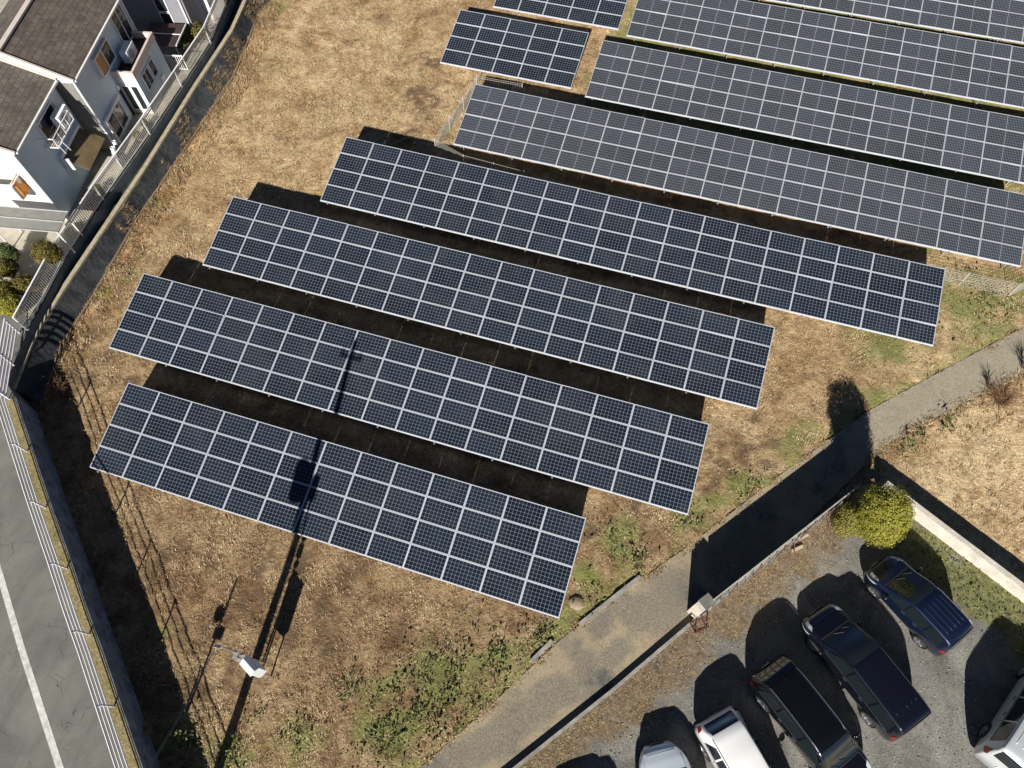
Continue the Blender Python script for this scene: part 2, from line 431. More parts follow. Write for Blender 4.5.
for _ in range(9000):
    i_ = r6.random(); p = kpoint(i_) + wd * (15.5 * r6.random() ** 1.3)
    if not (1 < p.x < 20 and -3 < p.y < 16): continue
    if fbm(p.x, p.y, .7, 3, 90.0) < -.25: continue
    h = r6.uniform(.012, .038); c_ = Vector((p.x, p.y, zg(p.x, p.y) + LOT_DZ + h * .3)); a_ = r6.random() * 6.3
    k_ = len(stn.v)
    for q in range(5): stn.v.append(tuple(c_ + Vector((math.cos(a_ + q * 1.257) * h * r6.uniform(.8, 1.3), math.sin(a_ + q * 1.257) * h * r6.uniform(.8, 1.3), -h * .4))))
    stn.v.append(tuple(c_ + Vector((0, 0, h * .7))))
    for q in range(5): stn.f.append((k_ + q, k_ + (q + 1) % 5, k_ + 5)); stn.mi.append(0)
def stone_material():
    k = NT("gravel_stones"); g = k.t.nodes.new("ShaderNodeNewGeometry")
    return k.out(k.ramp(g.outputs["Random Per Island"], [(0, (0.06, 0.058, 0.055)), (.5, (0.19, 0.18, 0.16)), (1, (0.40, 0.385, 0.35))]), 0.9)
so = stn.build("loose_gravel", stone_material(), fix=False); tag(so, "loose grey gravel stones scattered over the parking lot", "gravel", None, "stuff")
M_conc = mat("weathered_concrete", (0.27, 0.255, 0.225), 0.9, var=0.35, vscale=2.5, bump=0.3, bscale=30)
M_conc_d = mat("stained_concrete", (0.15, 0.145, 0.13), 0.9, var=0.4, vscale=1.8, bump=0.3, bscale=25)
kb = MB()
KL = [ANEAR[1] + (ANEAR[1] - ANEAR[2]).normalized() * 8] + [ANEAR[1], ANEAR[2], ANEAR[3], Vector((9.3, 12.45)), Vector((10.3, 13.7))]
rows_ = []
for p_i, p in enumerate(KL):
    d = (KL[min(p_i + 1, len(KL) - 1)] - KL[max(0, p_i - 1)]).normalized(); nrm = Vector((d.y, -d.x))
    g0 = zg(p.x, p.y); a = p - nrm * 0.0; b = p + nrm * 0.13
    rows_.append([(a.x, a.y, g0 - 0.1), (a.x, a.y, g0 + 0.24), (b.x, b.y, g0 + 0.24), (b.x, b.y, g0 - 0.1)])
kb.grid(rows_)
tag(kb.build("concrete_kerb", M_conc), "long low weathered concrete kerb between gravel lot and sunken alley", "kerb")

# far-side kerb remains of the alley
for (a, b, lab) in (((579, 625), (640, 577), "broken strip of concrete kerb along field edge of alley below the rightmost array corner"), ((531, 662), (552, 641), "short loose concrete beam lying at the field edge of the alley")):
    A = gnd(*a); B = gnd(*b); k_ = MB(); k_.beam(A + Vector((0, 0, .06)), B + Vector((0, 0, .06)), 0.16, 0.14)
    tag(k_.build("kerb_stone", M_conc), lab, "kerb")

# plateau, road
M_road = None
def road_material():
    k = NT("road_asphalt"); n = k.noise(0.5, 6, 0.65, 0.4); f = k.noise(20, 8, 0.8); s = k.noise(2.0, 6, 0.6, 0.4, k.mapping((1, 0.12, 1), R(50)))
    c = k.ramp(n, [(0.35, (0.135, 0.132, 0.122)), (0.55, (0.18, 0.176, 0.16)), (0.7, (0.215, 0.208, 0.185))])
    c = k.mix(k.math('MULTIPLY', k.range(s, 0.5, 0.72), 0.5), c, (0.11, 0.107, 0.10))
    c = k.mix(1.0, c, k.ramp(f, [(0.3, (0.72, 0.72, 0.72)), (0.5, (1, 1, 1)), (0.7, (1.25, 1.24, 1.2))]), 'MULTIPLY')
    v = k.t.nodes.new("ShaderNodeTexVoronoi"); v.feature = 'DISTANCE_TO_EDGE'; v.inputs["Scale"].default_value = 0.55
    wv = k.t.nodes.new("ShaderNodeVectorMath"); wv.operation = 'ADD'; wn_ = k.t.nodes.new("ShaderNodeTexNoise"); wn_.inputs["Scale"].default_value = 1.5
    k.t.links.new(k.tc.outputs["Object"], wn_.inputs["Vector"]); k.t.links.new(k.tc.outputs["Object"], wv.inputs[0]); k.t.links.new(wn_.outputs["Color"], wv.inputs[1]); k.t.links.new(wv.outputs[0], v.inputs["Vector"])
    crack = k.math('MULTIPLY', k.math('LESS_THAN', v.outputs["Distance"], 0.012), k.range(k.noise(0.4, 2), 0.5, 0.6))
    c = k.mix(k.math('MULTIPLY', crack, 0.6), c, (0.05, 0.048, 0.045))
    return k.out(c, 0.9, f, 0.25, 0.02)
rp = [WTOP[i] for i in range(len(WTOP))]
gate0 = Vector((-27.72, 10.28)); 
RP = [(p.x - 0.02, p.y - 0.02) for p in reversed(rp)] + [(-26.85, 7.55), (gate0.x, gate0.y), (-28.6, 11.6), (-60, 18), (-90, 0), (-60, -70)]
road = MB(); road.poly_prism(RP, -1.5, ZP + 0.05); struct(road.build("road", road_material()))
M_yard = mat("yard_concrete", (0.44, 0.40, 0.32), 0.9, var=0.3, vscale=1.2, bump=0.2)
PL = [(p.x - 0.06, p.y) for p in FENCE] + [(-70, 60), (-90, 30), (-60, 18.03), (-28.6, 11.63)]
yard = MB(); yard.poly_prism(PL, -1.5, ZP); struct(yard.build("house_yard", M_yard))
# white edge line and lane line on the road
M_paint = mat("road_paint", (0.42, 0.415, 0.39), 0.75, vscale=5, col2=(0.76, 0.75, 0.72), var=.1)
ln = MB()
LN = ext([at(*q, ZP + 0.05) for q in ((0, 575), (22, 650), (60, 768))], 4, 12)
for i in range(len(LN) - 1):
    d = (LN[i + 1] - LN[i]).normalized(); nrm = Vector((d.y, -d.x)) * 0.12
    a, b = LN[i], LN[i + 1]
    ln.face([(a.x - nrm.x, a.y - nrm.y, ZP + .056), (a.x + nrm.x, a.y + nrm.y, ZP + .056), (b.x + nrm.x, b.y + nrm.y, ZP + .056), (b.x - nrm.x, b.y - nrm.y, ZP + .056)])
struct(ln.build("road_marking", M_paint))

# retaining wall under the road: battered face, grassy verge on top
def verge_material():
    k = NT("verge_grass"); s = k.noise(9, 8, 0.75, 0.8); n = k.noise(1.4, 4)
    c = k.ramp(s, [(0.3, (0.06, 0.05, 0.025)), (0.5, (0.25, 0.2, 0.1)), (0.7, (0.42, 0.35, 0.2))])
    c = k.mix(k.range(n, 0.5, 0.75), c, k.mix(1.0, c, (0.72, 0.78, 0.6), 'MULTIPLY'))
    return k.out(c, 0.95, s, 0.8, 0.06)
M_verge = verge_material()
M_wallface = mat("wall_concrete", (0.085, 0.105, 0.13), 0.9, var=0.45, vscale=2.2, bump=0.35, bscale=14, col2=(0.27, 0.32, 0.37))
rw = MB(); vg = MB(); r1 = []; r2 = []
for i, p in enumerate(WTOP):
    d = (WTOP[min(i + 1, len(WTOP) - 1)] - WTOP[max(0, i - 1)]).normalized(); nrm = Vector((-d.y, d.x))
    if nrm.x < 0: nrm = -nrm
    b = p + nrm * 0.03; t = p - nrm * 0.12; g0 = zg(b.x, b.y) - 0.12
    r1.append([(t.x, t.y, g0), (t.x, t.y, 1.2), (p.x, p.y, 1.2), (b.x, b.y, g0)])
    i0 = p - nrm * 0.42; i1 = p - nrm * 0.05
    r2.append([(i0.x, i0.y, ZP + 0.02), (i0.x, i0.y, ZP + 0.075), (i1.x, i1.y, 1.225), (i1.x + nrm.x * .02, i1.y + nrm.y * .02, 1.1)])
rw.grid(r1); vg.grid(r2)
tag(rw.build("retaining_wall", M_wallface), "battered blue-grey concrete retaining wall below the white pipe guard fence and road", "wall")
vo = vg.build("grass_verge", M_verge); vo["kind"] = "stuff"; tag(vo, "narrow strip of dry grass between guard fence and retaining wall top", "grass")

# bank below the houses: wall face, pale ledge, dark concrete slope
M_bank = mat("dark_bank", (0.012, 0.0145, 0.018), 0.9, vscale=1.6, bump=0.8, bscale=5, col2=(0.06, 0.064, 0.067), var=.2)  # very dark concrete with random grey mottling
M_ledge = mat("pale_ledge", (0.40, 0.345, 0.24), 0.9, var=0.25, vscale=3, bump=0.3)
bk = MB(); ld = MB(); fw = MB(); rA = []; rB = []; rC = []
def interp(P, y):
    for i in range(len(P) - 1):
        if P[i].y <= y <= P[i + 1].y:
            return P[i].x + (P[i + 1].x - P[i].x) * (y - P[i].y) / (P[i + 1].y - P[i].y)
    return P[0].x + (P[1].x - P[0].x) * (y - P[0].y) / (P[1].y - P[0].y) if y < P[0].y else P[-1].x + (P[-1].x - P[-2].x) * (y - P[-1].y) / (P[-1].y - P[-2].y)
yy = list(np.arange(7.5, 44.1, 0.5))
for y in yy:
    f = interp(FENCE, y) if y >= 10.3 else interp([Vector((-26.95, 7.5)), Vector((-27.72, 10.3))], y)
    l = interp(LEDGE, y); b = interp(FOOT, y)
    if y > 37: b = l + 1.0
    l = max(l, f + 0.16)
    wob = 0.05 * fbm(l, y, 0.7, 3, 1.0)
    rA.append([(f - 0.1, y, ZP + 0.02), (f + 0.07, y, ZP + 0.02), (f + 0.09, y, 0.45)])
    rB.append([(l - 0.17, y, 0.4), (l - 0.17, y, 0.72), (l + 0.06, y, 0.72), (l + 0.09, y, 0.4)])
    steps = []
    for k in range(7):
        t = k / 6
        X = l + 0.07 + (b - l - 0.07) * t; Z = 0.62 + (zg(b, y) - 0.06 - 0.62) * (t ** 0.8)
        steps.append((X + 0.04 * fbm(X, y, 1.1, 3, 2.2), y, Z + (0.05 * fbm(X * 2, y, 1.0, 3, 9.1) if 0 < k < 6 else 0)))
    rC.append([(f + 0.085, y, 0.5), (l - 0.16, y, 0.5)] if False else steps)
fw.grid(rA); ld.grid(rB); bk.grid(rC)
gut = MB(); gut.grid([[(a[2][0] - 0.02, a[2][1], 0.47), (b[0][0] + 0.02, b[0][1], 0.47)] for a, b in zip(rA, rB)])
hw = thing("terrace_wall", "concrete terrace wall with pale ledge under the picket fence by the houses", "wall")
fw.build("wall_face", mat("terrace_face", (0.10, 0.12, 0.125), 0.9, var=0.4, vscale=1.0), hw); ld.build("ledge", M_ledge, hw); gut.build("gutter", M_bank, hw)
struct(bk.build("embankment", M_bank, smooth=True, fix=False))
ke = MB(); rk = []
for y in np.arange(8, 36.5, 0.5):
    b = interp(FOOT, y) + 0.02 * fbm(1, y, 1.3, 2, 4); g0 = zg(b, y)
    rk.append([(b - 0.03, y, g0 - 0.12), (b - 0.03, y, g0 + 0.11), (b + 0.07, y, g0 + 0.11), (b + 0.07, y, g0 - 0.12)])
ke.grid(rk); tag(ke.build("edging_board", mat("rusty_edging", (0.20, 0.14, 0.09), 0.9, var=0.4, vscale=4)), "thin brown edging board at foot of dark embankment beside dry grass", "edging")

# ------------------------------------------------------------ solar arrays
TILT = 0.218422
def cell_material(name, cols, rows, L, W, base, line, gap, dia, half=False, haze=0.0):
    k = NT(name)
    sp = k.t.nodes.new("ShaderNodeSeparateXYZ"); k.t.links.new(k.tc.outputs["Object"], sp.inputs[0])
    u = k.math('MULTIPLY', k.math('ADD', sp.outputs[0], -0.055 + 10 * L), 1.0); 
    cw = (L - 0.07) / cols; ch = (W - 0.07) / rows
    fx = k.math('MULTIPLY', k.math('ABSOLUTE', k.math('SUBTRACT', k.math('FRACT', k.math('DIVIDE', k.math('SUBTRACT', sp.outputs[0], 0.035 - 50 * cw), cw)), 0.5)), cw)
    fy = k.math('MULTIPLY', k.math('ABSOLUTE', k.math('SUBTRACT', k.math('FRACT', k.math('DIVIDE', k.math('SUBTRACT', sp.outputs[1], 0.035 - 50 * ch), ch)), 0.5)), ch)
    ex = k.math('SUBTRACT', cw / 2, fx); ey = k.math('SUBTRACT', ch / 2, fy)
    l1 = k.math('LESS_THAN', ex, gap); l2 = k.math('LESS_THAN', ey, gap)
    l3 = k.math('LESS_THAN', k.math('ADD', ex, ey), dia)
    m = k.math('MAXIMUM', k.math('MAXIMUM', l1, l2), l3)
    ox = k.math('ABSOLUTE', k.math('SUBTRACT', sp.outputs[0], L / 2)); oy = k.math('ABSOLUTE', k.math('SUBTRACT', sp.outputs[1], W / 2))
    m = k.math('MAXIMUM', m, k.math('MAXIMUM', k.math('GREATER_THAN', ox, L / 2 - 0.035), k.math('GREATER_THAN', oy, W / 2 - 0.035)))
    if half: m = k.math('MAXIMUM', m, k.math('LESS_THAN', ox, 0.018))
    info = k.t.nodes.new("ShaderNodeObjectInfo")
    c1 = k.mix(info.outputs["Random"], tuple(b * 0.72 for b in base), tuple(b * 1.28 for b in base))
    c1 = k.mix(k.math('MULTIPLY', k.range(k.noise(1.1, 4, 0.6), 0.45, 0.75), 0.2 + haze), c1, (0.045, 0.054, 0.068))
    geo = k.t.nodes.new("ShaderNodeNewGeometry")
    c1 = k.mix(k.math('MULTIPLY', k.range(k.noise(0.5, 5, 0.65, 0.6, geo.outputs["Position"]), 0.48, 0.72), 0.22), c1, (0.06, 0.062, 0.064))
    k.out(k.mix(m, c1, line), 0.16, None, spec=0.5)
    return k.m
M_frame = mat("anodised_frame", (0.56, 0.585, 0.63), 0.5, 0.3)
M_galv = mat("galvanised_steel", (0.42, 0.43, 0.43), 0.5, 0.6, var=0.15)
M_cellA = cell_material("mono_cells", 10, 6, 1.660, 1.008, (0.0085, 0.0125, 0.020), (0.20, 0.235, 0.295), 0.0042, 0.019)
M_cellB = cell_material("half_cut_cells", 24, 6, 1.983, 1.008, (0.021, 0.025, 0.034), (0.21, 0.225, 0.26), 0.0055, 0.017, True, 0.2)
def module_mesh(name, L, W, cell, fw_):
    b = MB(); t = fw_; h = 0.04
    b.box((L / 2, t / 2, -h / 2), (L, t, h)); b.box((L / 2, W - t / 2, -h / 2), (L, t, h))
    b.box((t / 2, W / 2, -h / 2), (t, W - 2 * t, h)); b.box((L - t / 2, W / 2, -h / 2), (t, W - 2 * t, h))
    n = len(b.v); z = -0.006
    b.face([(t, t, z), (L - t, t, z), (L - t, W - t, z), (t, W - t, z)], 1)
    b.face([(t, W - t, -0.03), (L - t, W - t, -0.03), (L - t, t, -0.03), (t, t, -0.03)], 0)
    o = b.build(name, [M_frame, cell]); me = o.data; bpy.data.objects.remove(o); return me
ME_A = module_mesh("solar_module", 1.660, 1.008, M_cellA, 0.027)
ME_B = module_mesh("solar_module_half_cut", 1.983, 1.008, M_cellB, 0.019)
def solar_array(x0, y0, zz, ncol, pitch, me, label, group="rows of solar panels on the field"):
    ph = math.atan(SX)
    t = thing("solar_array", label, "solar array", (x0, y0, zz + SX * x0), 0, group)
    M = Matrix.Rotation(-ph, 4, 'Y') @ Matrix.Rotation(TILT, 4, 'X')
    for c in range(ncol):
        for r in range(4):
            o = bpy.data.objects.new("solar_panel", me); COL.objects.link(o); o.parent = t
            jit = Matrix.Rotation(rnd.gauss(0, .007), 4, 'X') @ Matrix.Rotation(rnd.gauss(0, .007), 4, 'Y')
            o.matrix_local = M @ Matrix.Translation((c * pitch + 0.005, r * 1.02 + 0.006, rnd.uniform(-.002, .002))) @ jit
    Lx = ncol * pitch; fr = MB()
    for v in (0.35, 1.35, 2.7, 3.75):
        fr.beam(M @ Vector((0.02, v, -0.075)), M @ Vector((Lx - 0.02, v, -0.075)), 0.05, 0.06)
    fr.beam(M @ Vector((-0.02, 0.0, -0.06)), M @ Vector((Lx + 0.02, 0.0, -0.06)), 0.03, 0.06)
    fr.build("mounting_rail", M_frame, t)
    n = max(2, round(Lx / 2.9)); 
    for i in range(n + 1):
        x = 0.45 + (Lx - 0.9) * i / n
        po = MB()
        a = M @ Vector((x, 0.15, -0.11)); b = M @ Vector((x, 3.95, -0.11))
        po.beam(a, b, 0.05, 0.06)
        for q in (M @ Vector((x, 0.35, -0.12)), M @ Vector((x, 3.55, -0.12))):
            gz = zg(x0 + q.x, y0 + q.y) - (zz + SX * x0) - 0.2
            po.beam(q, (q.x, q.y, gz), 0.06, 0.06)
        q = M @ Vector((x, 2.2, -0.12)); q2 = M @ Vector((x, 3.5, -0.9)) 
        po.beam(q, (q2.x, q2.y, zg(x0 + q2.x, y0 + q2.y) - (zz + SX * x0) + 0.25), 0.035, 0.035)
        tip = M @ Vector((x, -0.07, -0.05)); po.box(tip, (0.07, 0.09, 0.05))
        po.build("support_post", M_galv, t)
    return t
solar_array(-21.567, 5.291, 0.552, 13, 1.67, ME_A, "black solar array nearest the cabinet, thirteen panels long, crossed by the utility pole shadow")
solar_array(-24.203, 10.973, 0.589, 17, 1.67, ME_A, "black solar array second from the bottom, seventeen panels long")
solar_array(-22.207, 16.713, 0.742, 17, 1.67, ME_A, "black solar array third from the bottom, between two other seventeen and nineteen panel rows")
solar_array(-18.166, 22.422, 0.780, 19, 1.67, ME_A, "longest black solar array with white grid, right end beside green grass and wire fence")
solar_array(-12.543, 28.210, 1.037, 15, 1.9924, ME_B, "grey half-cut solar array just above the longest black row, starting beside the pale mesh fence")
solar_array(-6.472, 34.214, 0.884, 15, 1.9924, ME_B, "grey half-cut solar array right of the small five-panel array across a grass aisle")
solar_array(-5.356, 39.914, 1.132, 15, 1.9924, ME_B, "grey half-cut solar array second from the top edge, bordered by sunlit grass strips")
solar_array(-4.300, 45.750, 1.160, 15, 1.9924, ME_B, "grey half-cut solar array farthest at the top right corner")
solar_array(-15.857, 34.886, 0.685, 5, 1.67, ME_A, "small black solar array five panels wide with all four corners visible near the top")
solar_array(-14.42, 40.95, 0.70, 5, 1.67, ME_A, "small black solar array at the top edge cut off by the frame")

# ------------------------------------------------------------ wire mesh fences round the newer rows
M_wire = mat("pale_wire", (0.55, 0.53, 0.47), 0.6, 0.2)
def mesh_fence(P, h, label):
    t = thing("wire_fence", label, "fence", (P[0][0], P[0][1], zg(P[0][0], P[0][1])))
    o0 = Vector((P[0][0], P[0][1], zg(P[0][0], P[0][1])))
    w = MB()
    for i in range(len(P) - 1):
        a = Vector((P[i][0], P[i][1], zg(*P[i][:2]))) - o0; b = Vector((P[i + 1][0], P[i + 1][1], zg(*P[i + 1][:2]))) - o0
        L = (b - a).length; n = int(L / 0.14)
        for k in range(n + 1):
            q = a.lerp(b, k / n); w.beam(q + Vector((0, 0, .05)), q + Vector((0, 0, h)), 0.007, 0.007)
        for k in range(9):
            z = 0.06 + (h - 0.06) * k / 8; w.beam(a + Vector((0, 0, z)), b + Vector((0, 0, z)), 0.009, 0.009)
    w.build("wire_panel", M_wire, t)
    for i in range(len(P)):
        pass
    for i in range(len(P) - 1):
        a = Vector((P[i][0], P[i][1], zg(*P[i][:2]))) - o0; b = Vector((P[i + 1][0], P[i + 1][1], zg(*P[i + 1][:2]))) - o0
        n = max(1, round((b - a).length / 2.0))
        for k in range(n + (1 if i == len(P) - 2 else 0)):
            q = a.lerp(b, k / n); p = MB(); p.tube([q - Vector((0, 0, .2)), q + Vector((0, 0, h + .05))], 0.022, 6); p.build("post", M_wire, t)
fa = gnd(477, 90); fb = gnd(436, 152); fc = gnd(1008, 296); fd = gnd(1040, 282)
mesh_fence([(gnd(522, 98).x, gnd(522, 98).y), (fa.x, fa.y), (fb.x, fb.y), (fb.x + 2.0, fb.y - 0.75), (-4.5, 26.9), (4.0, 26.85), (12.5, 26.8), (fc.x, fc.y), (fd.x, fd.y)], 1.0, "pale wire mesh fence round the grey arrays, behind the longest black row")

# ------------------------------------------------------------ white pipe guard fence along the road
M_white = mat("white_paint", (0.80, 0.80, 0.79), 0.45, var=0.06)
M_lilac = mat("faded_white_pipe", (0.66, 0.64, 0.70), 0.5, var=0.1)
rail_line = []
for i, p in enumerate(WTOP):
    d = (WTOP[min(i + 1, len(WTOP) - 1)] - WTOP[max(0, i - 1)]).normalized(); nrm = Vector((-d.y, d.x))
    if nrm.x < 0: nrm = -nrm
    rail_line.append(p - nrm * 0.36)
gf = thing("guard_fence", "white four-rail pipe guard fence on the road edge above retaining wall", "guard fence", (rail_line[0].x, rail_line[0].y, ZP + .05))
O = Vector((rail_line[0].x, rail_line[0].y, ZP + .05))
for k, z in enumerate((1.12, 0.84, 0.56, 0.28)):
    m = MB(); m.tube([Vector((p.x, p.y, ZP + .05 + z)) - O for p in rail_line[:7]] + [Vector((rail_line[-1].x, rail_line[-1].y, ZP + .05 + z)) - O], 0.022 if k else 0.03, 7); m.build("rail", M_white, gf)
acc = 0.0
for i in range(len(rail_line) - 1):
    a, b = rail_line[i], rail_line[i + 1]; L = (b - a).length; s = -acc % 3.0
    nn = Vector((-(b - a).y, (b - a).x)).normalized()
    if nn.x < 0: nn = -nn
    while s < L and i < 6 or (s < min(L, 10)):
        q = a.lerp(b, s / L); m = MB()
        base = Vector((q.x + nn.x * .12, q.y + nn.y * .12, ZP)) - O
        m.tube([base, Vector((q.x + nn.x * .1, q.y + nn.y * .1, ZP + .95)) - O, Vector((q.x, q.y, ZP + 1.17)) - O], 0.035, 7); m.build("post", M_lilac, gf); s += 3.0
    acc += L
# return section by the gate: same pipes, turning towards the houses
ga = rail_line[0]; gb = Vector((-27.95, 10.1))
g2 = thing("guard_fence", "short silver-grey railing section between the picket fence end and the white guard fence corner", "guard fence", (ga.x, ga.y, ZP + .05))
for z in (1.12, .9, .68, .46, .24):
    m = MB(); m.tube([Vector((0, 0.05, z)), Vector((gb.x - ga.x, gb.y - ga.y, z))], 0.045 if z > 1 else 0.035, 7); m.build("rail", M_white if z > 1 else M_lilac, g2)
for t in (0.03, 0.5, 0.98):
    q = Vector((gb.x - ga.x, gb.y - ga.y, 0)) * t; m = MB(); m.tube([q, q + Vector((0, 0, 1.15))], 0.035, 7); m.build("post", M_lilac, g2)

# picket fence along the house terrace
M_cream = mat("cream_slat", (0.76, 0.73, 0.66), 0.6, var=0.1, vscale=4)
pf = thing("picket_fence", "long cream picket fence with white top rail along the terrace in front of the houses", "fence", (FENCE[0].x, FENCE[0].y, ZP))
O = Vector((FENCE[0].x, FENCE[0].y, ZP)); sl = MB(); tr = MB(); br = MB()
for i in range(len(FENCE) - 1):
    a, b = FENCE[i], FENCE[i + 1]; L = (b - a).length; n = int(L / 0.125); ang = math.atan2((b - a).y, (b - a).x)
    for k in range(n):
        q = a.lerp(b, (k + .5) / n); sl.box(Vector((q.x, q.y, ZP + .60)) - O, (0.034, 0.026, 0.95), ang)
    A = Vector((a.x, a.y, ZP)) - O; B = Vector((b.x, b.y, ZP)) - O
    tr.beam(A + Vector((0, 0, 1.12)), B + Vector((0, 0, 1.12)), 0.07, 0.06)
    br.beam(A + Vector((0, 0, .14)), B + Vector((0, 0, .14)), 0.05, 0.05); br.beam(A + Vector((0, 0, .95)), B + Vector((0, 0, .95)), 0.045, 0.04)
    m = MB(); m.beam(A, A + Vector((0, 0, 1.14)), 0.07, 0.07); m.build("post", M_white, pf)
sl.build("slats", M_cream, pf); tr.build("top_rail", M_white, pf); br.build("lower_rail", M_cream, pf)

# ------------------------------------------------------------ houses (local frame: u along the row, n outwards to the field)
HU = Vector((-0.2250, 0.9744, 0)); HN = Vector((0.9744, 0.2250, 0))
def hp(u, n, z): return HU * u + HN * n + Vector((0, 0, z))
def pl(px, py, nn):                   # photo point on a facade plane n = const -> (u, z)
    d = ray(px, py); o = Vector((0, 0, CAM_H)); t = (nn - o.dot(HN)) / d.dot(HN); p = o + d * t
    return p.dot(HU), p.z
def hbox(b, u0, u1, n0, n1, z0, z1, mi=0):
    b.hexa([hp(u0, n1, z0), hp(u0, n0, z0), hp(u1, n0, z0), hp(u1, n1, z0), hp(u0, n1, z1), hp(u0, n0, z1), hp(u1, n0, z1), hp(u1, n1, z1)], mi); return b
def part(name, m, parent, *args, smooth=False):
    b = MB()
    for a in args: hbox(b, *a)
    return b.build(name, m, parent, smooth)
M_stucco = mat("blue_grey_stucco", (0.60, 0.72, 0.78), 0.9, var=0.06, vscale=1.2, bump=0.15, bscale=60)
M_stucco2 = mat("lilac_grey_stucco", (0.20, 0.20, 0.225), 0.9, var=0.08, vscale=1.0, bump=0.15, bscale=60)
M_whitewall = mat("white_render", (0.70, 0.69, 0.66), 0.85, var=0.06, vscale=2)
M_trim = mat("white_trim", (0.78, 0.76, 0.74), 0.5, var=0.05)
M_barge = mat("pinkish_barge", (0.62, 0.53, 0.48), 0.6, var=0.1)
M_glass = mat("window_glass", (0.02, 0.025, 0.03), 0.08, 0.0, 0.6)
M_curtain = mat("orange_curtain", (0.55, 0.30, 0.10), 0.9, var=0.2, vscale=9)
M_darkroof = mat("dark_red_waterproofing", (0.045, 0.026, 0.026), 0.8, var=0.3)
M_grey = mat("grey_plastic", (0.42, 0.43, 0.44), 0.5)
M_ac = mat("pale_appliance", (0.86, 0.88, 0.90), 0.4, var=0.03)
M_futon = mat("orange_cloth", (0.72, 0.27, 0.06), 0.9, var=0.2, vscale=6, bump=0.3)
M_black = mat("black_plastic", (0.02, 0.02, 0.022), 0.5)
M_brown = mat("brown_canopy", (0.16, 0.12, 0.06), 0.5, var=0.3, vscale=1.5)
def tile_material(name, c1, c2):
    k = NT(name)
    sp = k.t.nodes.new("ShaderNodeSeparateXYZ"); k.t.links.new(k.tc.outputs["Object"], sp.inputs[0])
    uu = k.math('ADD', k.math('MULTIPLY', sp.outputs[0], HU.x), k.math('MULTIPLY', sp.outputs[1], HU.y))
    nn = k.math('ADD', k.math('MULTIPLY', sp.outputs[0], HN.x), k.math('MULTIPLY', sp.outputs[1], HN.y))
    cv = k.t.nodes.new("ShaderNodeCombineXYZ"); k.t.links.new(uu, cv.inputs[0]); k.t.links.new(nn, cv.inputs[1])
    br = k.t.nodes.new("ShaderNodeTexBrick"); br.inputs["Scale"].default_value = 1.0; br.inputs["Brick Width"].default_value = 0.34; br.inputs["Row Height"].default_value = 0.24
    br.inputs["Mortar Size"].default_value = 0.022; br.inputs["Mortar Smooth"].default_value = 0.3; br.inputs["Bias"].default_value = 0.0
    br.inputs["Color1"].default_value = (*c1, 1); br.inputs["Color2"].default_value = (*c2, 1); br.inputs["Mortar"].default_value = (*[c * 0.66 for c in c1], 1)
    k.t.links.new(cv.outputs[0], br.inputs["Vector"])
    n = k.noise(1.3, 7, 0.7, 0.4); f = k.noise(9, 6, 0.7)
    c = k.mix(1.0, br.outputs["Color"], k.ramp(n, [(0.3, (0.62, 0.60, 0.58)), (0.55, (1, 1, 1)), (0.75, (1.3, 1.25, 1.15))]), 'MULTIPLY')
    c = k.mix(1.0, c, k.ramp(f, [(0.3, (0.8, 0.8, 0.8)), (0.7, (1.2, 1.2, 1.2))]), 'MULTIPLY')
    return k.out(c, 0.85, k.math('SUBTRACT', 1.0, br.outputs["Fac"]), 0.6, 0.03)
M_tile = tile_material("brown_slate_tiles", (0.17, 0.142, 0.12), (0.125, 0.105, 0.09))
M_tile2 = tile_material("grey_slate_tiles", (0.175, 0.152, 0.13), (0.14, 0.122, 0.105))

